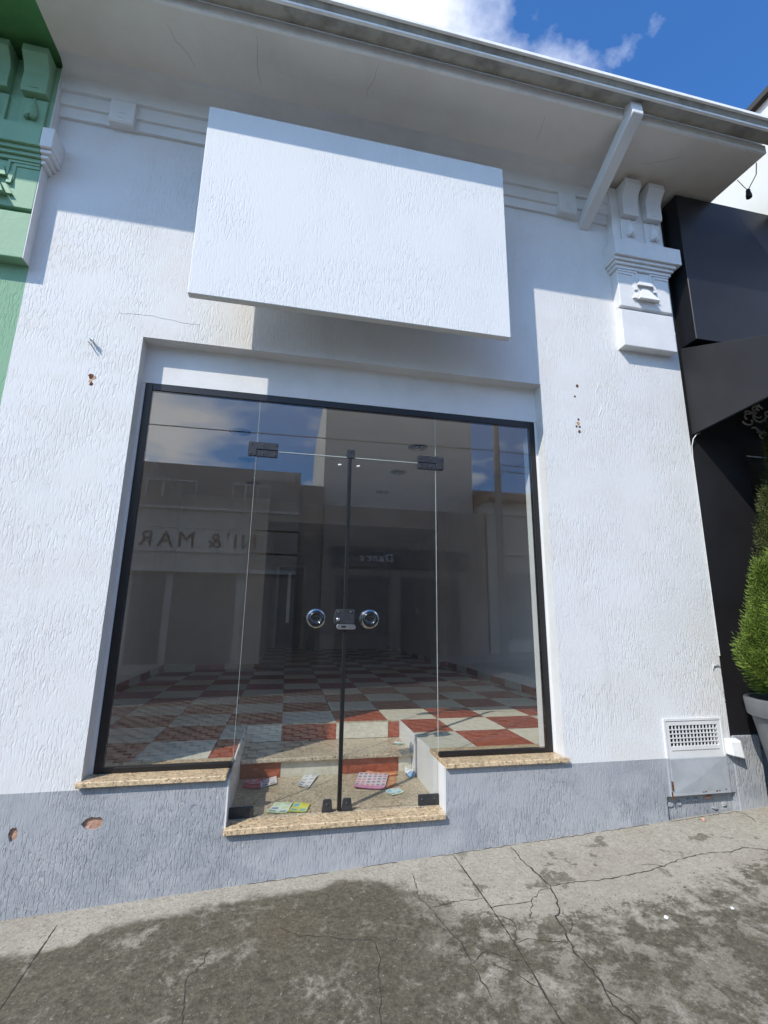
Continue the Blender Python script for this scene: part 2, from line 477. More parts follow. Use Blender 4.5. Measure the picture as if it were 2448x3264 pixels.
class MB:
    def __init__(self):
        self.v, self.f = [], []

    def add(self, vs, fs):
        k = len(self.v)
        self.v += [tuple(p) for p in vs]
        self.f += [tuple(i + k for i in f) for f in fs]
        return self

    def box(self, x0, x1, y0, y1, z0, z1):
        vs = [(x0, y0, z0), (x1, y0, z0), (x1, y1, z0), (x0, y1, z0), (x0, y0, z1), (x1, y0, z1), (x1, y1, z1), (x0, y1, z1)]
        return self.add(vs, [(0, 3, 2, 1), (4, 5, 6, 7), (0, 1, 5, 4), (1, 2, 6, 5), (2, 3, 7, 6), (3, 0, 4, 7)])

    def prism(self, axis, pts, a, b):
        """polygon pts (the two other axes, in x,y,z order) pushed along axis from a to b"""
        area = sum(p[0] * q[1] - q[0] * p[1] for p, q in zip(pts, pts[1:] + pts[:1]))
        if area < 0:
            pts = pts[::-1]
        n = len(pts)
        def put(p, t):
            return {'x': (t, p[0], p[1]), 'y': (p[0], t, p[1]), 'z': (p[0], p[1], t)}[axis]
        vs = [put(p, a) for p in pts] + [put(p, b) for p in pts]
        fs = [tuple(range(n - 1, -1, -1)), tuple(range(n, 2 * n))]
        fs += [(i, (i + 1) % n, n + (i + 1) % n, n + i) for i in range(n)]
        if (axis == 'y') != (b < a):
            fs = [f[::-1] for f in fs]
        return self.add(vs, fs)

    def tube(self, pts, r, n=8, cap=True):
        pts = [Vector(p) for p in pts]
        rs = r if isinstance(r, (list, tuple)) else [r] * len(pts)
        rings = []
        ref = Vector((0.123, 0.456, 0.88)).normalized()
        for i, p in enumerate(pts):
            d = (pts[min(i + 1, len(pts) - 1)] - pts[max(i - 1, 0)]).normalized()
            a = d.cross(ref).normalized(); b = d.cross(a).normalized()
            rings.append([p + (a * math.cos(2 * math.pi * k / n) + b * math.sin(2 * math.pi * k / n)) * rs[i] for k in range(n)])
        vs = [q for ring in rings for q in ring]
        fs = []
        for i in range(len(pts) - 1):
            for k in range(n):
                fs.append((i * n + k, i * n + (k + 1) % n, (i + 1) * n + (k + 1) % n, (i + 1) * n + k))
        if cap:
            fs += [tuple(range(n)), tuple(range((len(pts) - 1) * n, len(pts) * n))[::-1]]
        return self.add(vs, fs)

    def lathe(self, prof, c, axis='z', n=24):
        """prof: (radius, height) pairs; closed with caps where radius > 0"""
        vs, fs = [], []
        for r, h in prof:
            for k in range(n):
                a = 2 * math.pi * k / n
                p = {'z': (r * math.cos(a), r * math.sin(a), h), 'y': (r * math.cos(a), h, r * math.sin(a)), 'x': (h, r * math.cos(a), r * math.sin(a))}[axis]
                vs.append((c[0] + p[0], c[1] + p[1], c[2] + p[2]))
        m = len(prof)
        for i in range(m - 1):
            for k in range(n):
                fs.append((i * n + k, i * n + (k + 1) % n, (i + 1) * n + (k + 1) % n, (i + 1) * n + k))
        fs += [tuple(range(n))[::-1], tuple(range((m - 1) * n, m * n))]
        return self.add(vs, fs)

    def hull(self, bottom, top):
        """frustum between two equal-length loops"""
        n = len(bottom)
        return self.add(list(bottom) + list(top), [tuple(range(n))[::-1], tuple(range(n, 2 * n))] + [(i, (i + 1) % n, n + (i + 1) % n, n + i) for i in range(n)])

    def build(self, name, mat, parent=None, bevel=0.0, smooth=False, seg=1, label=None, kind=None, uv=None):
        b = base_of(parent)
        me = bpy.data.meshes.new(name)
        me.from_pydata([(x - b.x, y - b.y, z - b.z) for x, y, z in self.v], [], self.f)
        me.validate()
        bm = bmesh.new(); bm.from_mesh(me)
        bmesh.ops.recalc_face_normals(bm, faces=bm.faces)
        if bevel:
            ed = [e for e in bm.edges if len(e.link_faces) == 2 and e.calc_face_angle(0) > 0.6]
            bmesh.ops.bevel(bm, geom=ed, offset=bevel, segments=seg, profile=0.5, affect='EDGES', clamp_overlap=True)
        bm.to_mesh(me); bm.free()
        if smooth:
            for p in me.polygons:
                p.use_smooth = True
            me.set_sharp_from_angle(angle=math.radians(40))
        o = bpy.data.objects.new(name, me)
        me.materials.append(MAT[mat] if isinstance(mat, str) else mat)
        COL.objects.link(o)
        o.parent = parent
        if label:
            o['label'] = label
        if kind:
            o['kind'] = kind
        return o


def thing(name, label, cat, loc, group=None):
    o = bpy.data.objects.new(name, None)
    o.empty_display_size = 0.2
    o.location = loc
    COL.objects.link(o)
    o['label'] = label; o['category'] = cat
    if group:
        o['group'] = group
    return o


def tag(o, label, cat, group=None):
    o['label'] = label; o['category'] = cat
    if group:
        o['group'] = group
    return o


def copy_obj(o, parent, loc=None):
    c = o.copy()
    COL.objects.link(c)
    c.parent = parent
    if loc is not None:
        c.location = loc
    return c


def ground_z(x, y):
    return -0.335 + 0.049 * x + 0.03 * max(y, -2.3)


# ------------------------------------------------------------------ ground
def sloped_slab(name, mat, x0, x1, y0, y1, drop, thick=0.3, nx=2, ny=2, parent=None):
    vs, fs = [], []
    for j in range(ny):
        for i in range(nx):
            x = x0 + (x1 - x0) * i / (nx - 1); y = y0 + (y1 - y0) * j / (ny - 1)
            vs.append((x, y, ground_z(x, y) - drop))
    k = len(vs)
    vs += [(x, y, z - thick) for x, y, z in vs]
    for j in range(ny - 1):
        for i in range(nx - 1):
            a = j * nx + i
            fs.append((a, a + 1, a + nx + 1, a + nx))
            fs.append((k + a, k + a + nx, k + a + nx + 1, k + a + 1))
    ring = [i for i in range(nx)] + [nx * (j + 1) - 1 for j in range(1, ny)] + [nx * ny - 1 - i for i in range(1, nx)] + [nx * (ny - 1 - j) for j in range(1, ny - 1)]
    for a, b in zip(ring, ring[1:] + ring[:1]):
        fs.append((a, k + a, k + b, b))
    return MB().add(vs, fs).build(name, mat, parent)


def structure(o):
    o['kind'] = 'structure'
    return o


structure(MB().prism('y', [(-60, -4.4), (60, 1.48), (60, 1.0), (-60, -4.9)], -60, 60).build('ground', 'soil'))
sidewalk = structure(sloped_slab('sidewalk', 'sidewalk', -12, 12, -2.15, 0.012, 0.0, 0.3))
structure(sloped_slab('kerb', 'kerb', -12, 12, -2.3, -2.152, 0.002, 0.4))
road = structure(sloped_slab('road', 'asphalt', -14, 14, -9.3, -2.302, 0.17, 0.3))
structure(sloped_slab('far_kerb', 'kerb', -14, 14, -9.45, -9.302, 0.02, 0.4))
structure(sloped_slab('far_sidewalk', 'kerb', -14, 14, -11.4, -9.452, 0.02, 0.4))

# the block paving of the street, seen only mirrored in the glass
mb = MB()
for j in range(42):
    for i in range(60):
        x = -6.6 + i * 0.22 + (0.11 if j % 2 else 0); y = -9.2 + j * 0.16
        z = ground_z(x, y) - 0.17
        h = 0.012 + random.uniform(-0.003, 0.003)
        g = 0.013
        mb.box(x + g, x + 0.22 - g, y + g, y + 0.16 - g, z - 0.01, z + h + 0.01)
pb = mb.build('paving_blocks', 'paver', road)
pb['kind'] = 'stuff'

CRACKS = [
    [(0.02, -0.105), (0.028, -0.589), (0.03, -1.2), (0.02, -2.1)],
    [(0.778, -0.466), (0.765, -0.53), (0.721, -0.596), (0.709, -0.653), (0.74, -0.825), (0.75, -1.1)],
    [(1.085, -0.4), (1.169, -0.476), (1.284, -0.505), (1.385, -0.554), (1.498, -0.582), (1.512, -0.671), (1.484, -0.792), (1.472, -0.903), (1.449, -0.998), (1.46, -1.4)],
    [(2.088, -0.022), (2.093, -0.123), (2.103, -0.397), (2.108, -0.554), (2.106, -0.75), (2.101, -0.922), (2.093, -1.04), (2.09, -1.155), (2.085, -1.7), (2.08, -2.1)],
    [(2.458, -0.015), (2.453, -0.182), (2.466, -0.303), (2.47, -0.36), (2.479, -0.435), (2.446, -0.543), (2.414, -0.624), (2.38, -0.649), (2.357, -0.77), (2.332, -0.877), (2.344, -0.97), (2.331, -1.06), (2.317, -1.132), (2.338, -1.216), (2.35, -1.6)],
    [(2.414, -0.63), (2.44, -0.68), (2.41, -0.73), (2.37, -0.76)],
    [(2.331, -1.06), (2.365, -1.134), (2.368, -1.214)],
    [(2.496, -0.429), (2.63, -0.433), (2.784, -0.452), (2.931, -0.447), (3.081, -0.442), (3.187, -0.424), (3.362, -0.387), (3.528, -0.381), (3.665, -0.404), (3.787, -0.385), (3.884, -0.437), (4.3, -0.46)],
    [(2.473, -0.443), (2.4, -0.454), (2.328, -0.512), (2.255, -0.634)],
    [(1.809, -0.153), (1.78, -0.352), (1.822, -0.454), (1.846, -0.594), (1.877, -0.692), (1.881, -0.791), (1.877, -0.828), (1.89, -1.0)],
    [(1.816, -0.435), (1.942, -0.422), (2.1, -0.435)],
    [(2.104, -0.509), (2.204, -0.508), (2.318, -0.519)],
    [(2.108, -0.58), (2.165, -0.611), (2.155, -0.688), (2.106, -0.75)],
    [(1.881, -0.817), (1.964, -0.771), (1.997, -0.793), (2.056, -0.847), (2.094, -0.857)],
    [(2.099, -0.763), (2.176, -0.746), (2.248, -0.779), (2.343, -0.81)],
    [(1.963, -0.844), (2.028, -0.903), (2.06, -0.959), (2.096, -1.002)],
    [(4.135, -0.018), (4.178, -0.047), (4.144, -0.157)],
    [(3.187, -0.424), (3.15, -0.40), (3.08, -0.385)],
]
for a_, b_ in ((0.9, 1.35), (1.55, 1.75), (1.95, 2.5), (2.55, 3.05), (3.1, 3.45), (3.62, 4.18)):
    n_ = max(3, int((b_ - a_) / 0.06))
    CRACKS.append([(a_ + (b_ - a_) * k / n_, -0.004 - 0.005 * abs(math.sin(k * 2.3 + a_ * 5))) for k in range(n_ + 1)])
rnd = random.Random(3)
for ci, line in enumerate(CRACKS):
    wide = {0: 0.0030, 3: 0.0030, 4: 0.0034, 7: 0.0028}.get(ci, 0.0019)
    straight = ci in (0, 3)
    pts = []
    for (ax, ay), (bx, by) in zip(line, line[1:]):
        n = max(2, int(math.hypot(bx - ax, by - ay) / 0.02))
        for k in range(n):
            s = k / n
            j = 0.0012 if straight else 0.006
            pts.append((ax + (bx - ax) * s + rnd.uniform(-j, j), ay + (by - ay) * s + rnd.uniform(-j, j)))
    pts.append(line[-1])
    vs, fs = [], []
    for i, (x, y) in enumerate(pts):
        a = pts[max(0, i - 1)]; b = pts[min(len(pts) - 1, i + 1)]
        d = Vector((b[0] - a[0], b[1] - a[1])).normalized()
        w = wide * rnd.uniform(0.35, 1.5) * (0.4 if i in (0, len(pts) - 1) else 1)
        nx_, ny_ = -d.y * w, d.x * w
        z = ground_z(x, y)
        vs += [(x + nx_, y + ny_, z + 0.0012), (x - nx_, y - ny_, z + 0.0012), (x - nx_ * 0.4, y - ny_ * 0.4, z - 0.012), (x + nx_ * 0.4, y + ny_ * 0.4, z - 0.012)]
        if i:
            k = 4 * i
            fs += [(k - 4, k - 3, k + 1, k), (k - 3, k - 2, k + 2, k + 1), (k - 1, k - 4, k, k + 3)]
    MB().add(vs, fs).build('crack', 'crack', sidewalk)

# ------------------------------------------------------------------ the white shop
XL, XR, XB, XG = 0.0, 2.874, 4.19, -0.733
ZPL = 0.2244
shop = thing('shop_building', 'white stucco shop with glass doors and grey plinth, between green and black neighbours', 'shop', (1.7, 0.0, -0.25))

mb = MB()
mb.box(XG, XL, 0, 0.25, ZPL, 4.95)
mb.box(XL, XR, 0, 0.25, 2.935, 4.95)
mb.box(XR, 3.64, 0, 0.25, ZPL, 4.95)
mb.box(3.64, 4.129, 0, 0.25, 0.482, 4.95)
mb.box(4.129, XB, 0, 0.25, ZPL, 4.95)
facade = mb.build('facade_wall', 'white_stucco', shop)

# lintel panel set back in the opening
MB().box(XL, XR, 0.10, 0.25, 2.660, 2.935).build('lintel_panel', 'white_paint', shop)

# grey plinth, with broken patches cut into it
plinth = MB().prism('y', [(XG, -0.9), (0.7545, -0.9), (0.7545, 0.2385), (0.0, 0.2385), (0.0, ZPL), (XG, ZPL)], 0, 0.25).build('plinth', 'grey_stucco', shop)
MB().prism('y', [(0.755, -0.9), (2.045, -0.9), (2.045, -0.040), (0.755, -0.040)], 0, 0.25).build('plinth', 'grey_stucco', shop)
MB().prism('y', [(2.0455, -0.9), (3.613, -0.9), (3.613, -0.012), (3.64, -0.012), (3.64, ZPL), (2.874, ZPL), (2.874, 0.2385), (2.0455, 0.2385)], 0, 0.25).build('plinth', 'grey_stucco', shop)
MB().prism('y', [(4.129, -0.012), (4.178, -0.012), (4.178, -0.9), (XB, -0.9), (XB, ZPL), (4.129, ZPL)], 0, 0.25).build('plinth', 'grey_stucco', shop)


def ragged(cx, cz, rx, rz, n, seed, jit=0.22):
    r = random.Random(seed)
    return [(cx + rx * math.cos(2 * math.pi * k / n) * (1 + r.uniform(-jit, jit)), cz + rz * math.sin(2 * math.pi * k / n) * (1 + r.uniform(-jit, jit))) for k in range(n)]


cutters = []
PATCHES = [(0.084, 0.060, 0.048, 0.034, 17), (-0.287, 0.034, 0.022, 0.034, 19)]
for (cx, cz, rx, rz, sd) in PATCHES:
    c = MB().prism('y', ragged(cx, cz, rx, rz, 14, sd), -0.02, 0.016).build('cutter', 'brick')
    cutters.append(c)
    md = plinth.modifiers.new('cut', 'BOOLEAN'); md.operation = 'DIFFERENCE'; md.object = c; md.solver = 'EXACT'
bpy.context.view_layer.update()
dg = bpy.context.evaluated_depsgraph_get()
new_me = bpy.data.meshes.new_from_object(plinth.evaluated_get(dg))
plinth.modifiers.clear()
plinth.data = new_me
new_me.materials.clear(); new_me.materials.append(MAT['grey_stucco'])
for c in cutters:
    bpy.data.objects.remove(c)
for (cx, cz, rx, rz, sd) in PATCHES:
    r = random.Random(sd + 5)
    loop = ragged(cx, cz, rx * 1.02, rz * 1.02, 14, sd)
    vs = [(x, 0.013 + r.uniform(-0.002, 0.003), z) for x, z in loop]
    k = len(vs)
    inner = [(cx + (x - cx) * 0.5, 0.0115 + r.uniform(-0.001, 0.001), cz + (z - cz) * 0.5) for x, z in loop]
    vs += inner + [(cx, 0.0115, cz)]
    fs = [(i, (i + 1) % k, k + (i + 1) % k, k + i) for i in range(k)] + [(k + i, k + (i + 1) % k, 2 * k) for i in range(k)]
    MB().add(vs, fs).build('exposed_brick', 'brick', shop, label='patch of bare orange brick where the grey plinth has chipped')

# niche under the meter cabinet
mb = MB()
mb.box(3.613, 4.178, 0.035, 0.25, -0.9, -0.012)
mb.build('niche_wall', 'grey_stucco', shop)
r = random.Random(11)
for k in range(7):
    x = 3.66 + k * 0.075 + r.uniform(-0.02, 0.02); z = -0.115 + r.uniform(0, 0.075)
    lp = ragged(x, z, r.uniform(0.02, 0.045), r.uniform(0.012, 0.022), 8, 40 + k, 0.3)
    MB().hull([(a, 0.036, b) for a, b in lp], [(x + (a - x) * 0.6, 0.024, z + (b - z) * 0.6) for a, b in lp]).build('loose_mortar', 'brick' if k in (4, ) else 'grey_stucco', shop)

# lump of mortar beside the cabinet
lp = [(4.128, -0.002), (4.235, -0.002), (4.235, -0.055), (4.222, -0.07), (4.142, -0.055)]
MB().hull([(x, y, 0.235 - (x - 4.128) * 0.22) for x, y in lp], [(x * 0.98 + 0.082, y * 0.8, 0.325 + (0.015 if y > -0.02 else 0)) for x, y in lp]).build('mortar_lump', 'white_paint', shop, bevel=0.006)

# sills
SL = dict(bevel=0.004)
MB().prism('z', [(-0.018, -0.03), (0.752, -0.03), (0.752, 0.321), (0.002, 0.321), (0.002, -0.002), (-0.018, -0.002)], 0.240, 0.268).build('window_sill', 'granite', shop, **SL)
MB().prism('z', [(2.048, -0.03), (2.892, -0.03), (2.892, -0.002), (2.872, -0.002), (2.872, 0.321), (2.048, 0.321)], 0.240, 0.268).build('window_sill', 'granite', shop, **SL)
MB().box(0.757, 2.0425, -0.03, 0.09, -0.038, -0.006).build('door_sill', 'granite', shop, **SL)

# ------------------------------------------------------------------ frieze, pilaster, eaves
def moulding(name, x0, x1, mat, parent, soff):
    prof = [(0.0, 4.548), (-0.022, 4.548), (-0.022, 4.632), (-0.040, 4.635), (-0.040, 4.737), (-0.062, 4.740), (-0.062, 4.842)]
    for k in range(7):
        a = k / 6 * math.pi / 2
        prof.append((-0.062 - 0.10 * (1 - math.cos(a)), 4.845 + 0.085 * math.sin(a)))
    prof += [(-0.17, 4.938), (0.0, 4.938)]
    o = MB().prism('x', prof, x0, x1).build(name, mat, parent)
    return o


frieze = moulding('frieze', XG + 0.004, 3.607, 'white_paint', shop, 0)
for bx in (-0.40, 0.772, 1.944, 3.116):
    blk = MB()
    blk.prism('x', [(-0.0225, 4.545), (-0.06, 4.545), (-0.072, 4.56), (-0.072, 4.72), (-0.0625, 4.739), (-0.0225, 4.739)], bx, bx + 0.165)
    bo = blk.build('frieze_block', 'white_paint', frieze, bevel=0.003)
for bx in (-0.40, 3.116):
    n = MB()
    n.box(bx + 0.055, bx + 0.063, -0.075, -0.071, 4.575, 4.625)
    n.box(bx + 0.0635, bx + 0.11, -0.075, -0.071, 4.617, 4.625)
    n.box(bx + 0.0635, bx + 0.11, -0.075, -0.071, 4.575, 4.583)
    n.build('relief_mark', 'white_paint', frieze)


def pilaster(x0, mat, parent, cap_x1, right_w=0.495, ledge=None):
    """deco pilaster whose body starts at x0: hanging block, motif panel, stepped capital, pier and two corbels"""
    P = 0.08
    x1 = x0 + right_w
    xc = x0 + 0.2475
    m = MB()
    m.box(x0, x1, -P, 0.001, 3.700, 4.046)
    body = m.build('pilaster', mat, parent, bevel=0.003)
    m = MB()
    m.prism('x', [(0.001, 3.334), (-P + 0.002, 3.334), (-P, 3.34), (-P, 3.662), (-P + 0.014, 3.676), (-P + 0.03, 3.681), (-P + 0.03, 3.6985), (0.001, 3.6985)], x0 - 0.002, x1 + 0.002)
    m.build('hanging_block', mat, body, bevel=0.002)
    # capital
    m = MB()
    for p, z0, z1 in ((0.097, 4.0485, 4.076), (0.113, 4.0785, 4.104), (0.13, 4.1065, 4.133)):
        m.box(x0 - (p - P) - 0.004, min(x1 + (p - P) + 0.004, cap_x1), -p, 0.001, z0, z1)
        m.box(x0 - (p - P) + 0.004, min(x1 + (p - P) - 0.004, cap_x1), -p + 0.009, 0.001, z1, z1 + 0.0025)
    m.box(x0 - 0.055, min(x1 + 0.095, cap_x1), -0.15, 0.001, 4.1355, 4.288)
    m.build('capital', mat, body, bevel=0.003)
    # pier above
    MB().box(x0 + 0.003, x1 + 0.002, -P, 0.001, 4.289, 4.885).build('pier', mat, body, bevel=0.002)
    for cx in (x0 + 0.079, x0 + 0.312):
        w = 0.154
        prof = [(-P - 0.001, 4.575), (-0.133, 4.575), (-0.139, 4.60), (-0.139, 4.725), (-0.146, 4.745)]
        for k in range(1, 7):
            a = k / 6
            prof.append((-0.146 - 0.048 * (a ** 1.4), 4.745 + 0.075 * a))
        prof += [(-0.20, 4.825), (-0.20, 4.88), (-P - 0.001, 4.88)]
        cb = MB().prism('x', prof, cx, cx + w).build('corbel', mat, body, bevel=0.002)
        q = MB()
        q.box(cx + 0.052, cx + 0.102, -0.1425, -0.1385, 4.602, 4.608)
        q.build('corbel_notch', mat, body)
        # plate with a hanging pear drop
        MB().box(cx - 0.004, cx + w + 0.002, -0.098, -P - 0.001, 4.289, 4.557).build('drop_plate', mat, body, bevel=0.003)
        d = MB()
        d.lathe([(0.004, 4.557), (0.010, 4.545), (0.007, 4.528), (0.018, 4.505), (0.030, 4.47), (0.040, 4.435), (0.041, 4.415), (0.034, 4.395), (0.018, 4.387), (0.004, 4.385)], (cx + w / 2, -0.100, 0), 'z', 14)
        d.lathe([(0.003, 4.41), (0.016, 4.402), (0.019, 4.388), (0.012, 4.376), (0.003, 4.373)], (cx + w / 2 - 0.022, -0.115, 0), 'z', 10)
        d.lathe([(0.003, 4.408), (0.015, 4.400), (0.018, 4.386), (0.011, 4.374), (0.003, 4.371)], (cx + w / 2 + 0.02, -0.115, 0), 'z', 10)
        d.build('drop_ornament', mat, body, smooth=True)
    # stepped deco relief on the body
    m = MB()
    yf = -P
    def wedge(ax0, ax1, az, bx0, bx1, bz, pt, pb):
        m.hull([(bx0, yf + 0.001, bz + 0.012), (bx1, yf + 0.001, bz + 0.012), (bx1, yf - pb, bz), (bx0, yf - pb, bz)],
               [(ax0, yf + 0.001, az), (ax1, yf + 0.001, az), (ax1, yf - pt, az), (ax0, yf - pt, az)])
    wedge(xc - 0.040, xc + 0.040, 3.995, xc - 0.076, xc + 0.076, 3.905, 0.006, 0.030)
    wedge(xc - 0.022, xc + 0.022, 3.897, xc - 0.094, xc + 0.094, 3.762, 0.006, 0.052)
    for s in (-1, 1):
        a, b = sorted((xc + s * 0.0775, xc + s * 0.105))
        m.hull([(a, yf + 0.001, 3.865), (b, yf + 0.001, 3.865), (b, yf - 0.018, 3.862), (a, yf - 0.018, 3.862)],
               [(a, yf + 0.001, 3.965), (b, yf + 0.001, 3.965), (b, yf - 0.004, 3.965), (a, yf - 0.004, 3.965)])
        t0, t1 = sorted((xc + s * 0.046, xc + s * 0.072)); u0, u1 = sorted((xc + s * 0.0965, xc + s * 0.128))
        m.hull([(u0, yf + 0.001, 3.782), (u1, yf + 0.001, 3.782), (u1, yf - 0.02, 3.778), (u0, yf - 0.02, 3.778)],
               [(t0, yf + 0.001, 3.862), (t1, yf + 0.001, 3.862), (t1, yf - 0.005, 3.862), (t0, yf - 0.005, 3.862)])
    m.build('deco_relief', mat, body)
    # stepped border fillets
    for s in (-1, 1):
        m = MB()
        e = x0 if s < 0 else x1
        a, b = sorted((e - s * 0.002, e - s * 0.185))
        c, d = sorted((e - s * 0.171, e - s * 0.185))
        if s < 0:
            m.prism('y', [(a, 4.030), (c, 4.030), (c, 3.93), (d, 3.93), (d, 4.0465), (a, 4.0465)], -P - 0.010, -P + 0.001)
        else:
            m.prism('y', [(b, 4.030), (d, 4.030), (d, 3.93), (c, 3.93), (c, 4.0465), (b, 4.0465)], -P - 0.010, -P + 0.001)
        m.build('border_fillet', mat, body)
        m = MB()
        o_, i0, i1, j1 = e - s * 0.002, e - s * 0.136, e - s * 0.150, e - s * 0.166
        m.prism('y', [(o_, 4.006), (i0, 4.006), (i0, 3.885), (j1, 3.885), (j1, 3.899), (i1, 3.899), (i1, 4.0275), (o_, 4.0275)], -P - 0.006, -P + 0.001)
        m.build('border_fillet', mat, body)
    return body


pilaster(3.605, 'white_paint', shop, 4.20)

# white end of the neighbour's capital and the white-painted returns
m = MB()
for p, z0, z1 in ((0.097, 4.0485, 4.076), (0.113, 4.0785, 4.104), (0.13, 4.1065, 4.133)):
    m.box(XG + 0.001, XG + 0.006 + (p - 0.08) * 1.3, -p, 0.001, z0, z1)
m.box(XG + 0.001, XG + 0.075, -0.15, 0.001, 4.1355, 4.288)
m.build('capital_end', 'white_paint', shop, bevel=0.003)
m = MB()
m.box(XG - 0.001, XG + 0.004, -0.0795, 0.001, 3.335, 4.047)
m.box(XG - 0.001, XG + 0.0035, -0.0795, 0.001, 4.289, 4.90)
m.build('pilaster_return', 'white_paint', shop)

# eaves: soffit, fascia, gutter, strut, roof
EX1 = 4.665
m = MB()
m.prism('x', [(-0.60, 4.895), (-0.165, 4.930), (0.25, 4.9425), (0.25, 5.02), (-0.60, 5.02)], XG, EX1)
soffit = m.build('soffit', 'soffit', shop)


sc_ = random.Random(8)
for (x0_, y0_, dx_, dy_, n_) in ((0.05, -0.50, 0.02, 0.03, 9), (0.62, -0.56, 0.004, 0.035, 10), (1.45, -0.58, -0.006, 0.03, 9), (2.75, -0.50, 0.012, 0.03, 8), (3.75, -0.30, 0.03, -0.012, 12)):
    pts = []
    x_, y_ = x0_, y0_
    for k in range(n_):
        zz = 4.895 + (y_ + 0.60) / 0.435 * 0.035
        pts.append((x_, y_, zz - 0.0003))
        x_ += dx_ + sc_.uniform(-0.012, 0.012); y_ += dy_ + sc_.uniform(-0.006, 0.006)
    MB().tube(pts, [0.0004 + 0.0006 * math.sin(math.pi * k / (n_ - 1)) for k in range(n_)], 5).build('soffit_crack', 'soffit_line', soffit)


def wavy_strip(name, x0, x1, prof, mat, parent, amp, seed, n=90, top=True):
    """long strip with a slightly uneven lower/upper edge"""
    r = random.Random(seed)
    k = len(prof)
    vs, fs = [], []
    for i in range(n + 1):
        x = x0 + (x1 - x0) * i / n
        for j, (y, z) in enumerate(prof):
            dz = amp * noise.noise(Vector((x * 3.1 + seed, j * 1.7, seed))) + amp * 0.5 * noise.noise(Vector((x * 17, j * 2.3, seed)))
            vs.append((x, y, z + dz))
    for i in range(n):
        for j in range(k):
            a = i * k + j; b = i * k + (j + 1) % k
            fs.append((a, b, b + k, a + k))
    fs += [tuple(range(k))[::-1], tuple(range(n * k, n * k + k))]
    return MB().add(vs, fs).build(name, mat, parent)


wavy_strip('fascia_board', XG, EX1, [(-0.62, 4.893), (-0.601, 4.893), (-0.601, 4.97), (-0.62, 4.97)], 'fascia', shop, 0.003, 4, 120)
GX1 = 6.2
gut = wavy_strip('gutter', XG - 3.2, GX1, [(-0.628, 4.985), (-0.630, 4.965), (-0.735, 4.932), (-0.742, 4.936), (-0.776, 4.986), (-0.776, 5.004), (-0.770, 5.004), (-0.765, 4.99), (-0.735, 4.945), (-0.64, 4.972), (-0.64, 5.0), (-0.628, 5.0)], 'zinc', shop, 0.0015, 9, 60)
MB().prism('x', [(-0.739, 4.929), (-0.756, 4.932), (-0.757, 4.946), (-0.748, 4.946)], XG - 3.2, GX1).build('gutter_ledge', 'fascia', gut)
MB().prism('x', [(-0.7765, 4.980), (-0.793, 4.982), (-0.793, 5.006), (-0.7765, 5.0075)], XG - 3.2, GX1).build('gutter_lip', 'fascia', gut)
m = MB()
m.prism('x', [(-0.66, 5.03), (-0.66, 5.06), (4.8, 6.5), (9.9, 5.1), (9.9, 5.06), (4.8, 6.46)], XG - 3.0, EX1 - 0.02)
m.build('roof', 'roof_tile', shop)
# strut from the wall up to the gutter
m = MB()
m.prism('x', [(-0.002, 4.462), (-0.002, 4.565), (-0.595, 4.892), (-0.6205, 4.892), (-0.6205, 4.968), (-0.705, 4.968), (-0.712, 4.83), (-0.70, 4.822)], 3.335, 3.428)
m.build('eaves_strut', 'white_paint', shop, bevel=0.004)

# ------------------------------------------------------------------ glass front
YG0, YG1 = 0.110, 0.120
m = MB()
m.box(0.020, 0.066, 0.101, 0.138, 0.2685, 2.6585)
m.build('frame_post', 'black_frame', shop, bevel=0.002)
MB().box(2.812, 2.856, 0.101, 0.138, 0.2685, 2.6585).build('frame_post', 'black_frame', shop, bevel=0.002)
MB().box(0.0665, 2.8115, 0.101, 0.138, 2.612, 2.6585).build('frame_head', 'black_frame', shop, bevel=0.002)
MB().box(0.0665, 0.762, 0.101, 0.138, 0.2685, 0.298).build('frame_rail', 'black_frame', shop, bevel=0.002)
MB().box(2.050, 2.8115, 0.101, 0.138, 0.2685, 0.298).build('frame_rail', 'black_frame', shop, bevel=0.002)
MB().box(0.7672, 0.7688, YG0 - 0.0005, YG1, 0.299, 2.61).build('pane_edge', 'glass_edge', shop)
MB().box(2.0432, 2.0448, YG0 - 0.0005, YG1, 0.299, 2.61).build('pane_edge', 'glass_edge', shop)
MB().box(0.7700, 2.0420, YG0 - 0.0005, YG1, 2.2478, 2.2518).build('pane_edge', 'glass_edge', shop)
# plastered reveals behind the frame
MB().box(2.836, 3.0, 0.1385, 0.25, 0.2685, 2.66).build('inner_reveal', 'white_paint', shop)
MB().box(-0.15, 0.048, 0.1385, 0.19, 0.2685, 2.66).build('inner_reveal', 'white_paint', shop)
# white filler between jamb and frame
MB().box(0.0005, 0.0195, 0.104, 0.2, 0.2685, 2.659).build('jamb_filler', 'white_paint', shop)
MB().box(2.8565, 2.8735, 0.104, 0.2, 0.2685, 2.659).build('jamb_filler', 'white_paint', shop)
MB().box(0.0665, 0.7665, YG0, YG1, 0.2985, 2.6115).build('fixed_pane', 'glass', shop)
MB().box(2.0455, 2.8115, YG0, YG1, 0.2985, 2.6115).build('fixed_pane', 'glass', shop)
MB().box(0.7695, 2.0425, YG0, YG1, 2.2525, 2.6115).build('transom_pane', 'glass', shop)


def rivets(pts, parent, r=0.006, y=None):
    for (x, z) in pts:
        MB().lathe([(r, 0.0), (r, -0.002), (r * 0.7, -0.004), (r * 0.2, -0.005)], (x, y, z), 'y', 12).build('rivet', 'rivet', parent, smooth=True)


YF = 0.104                      # face of the clamp fittings
def door(x0, x1, tilt, hinge_side):
    pane = MB().box(x0, x1, YG0, YG1, 0.003, 2.247).build('glass_door', 'glass', shop)
    return pane


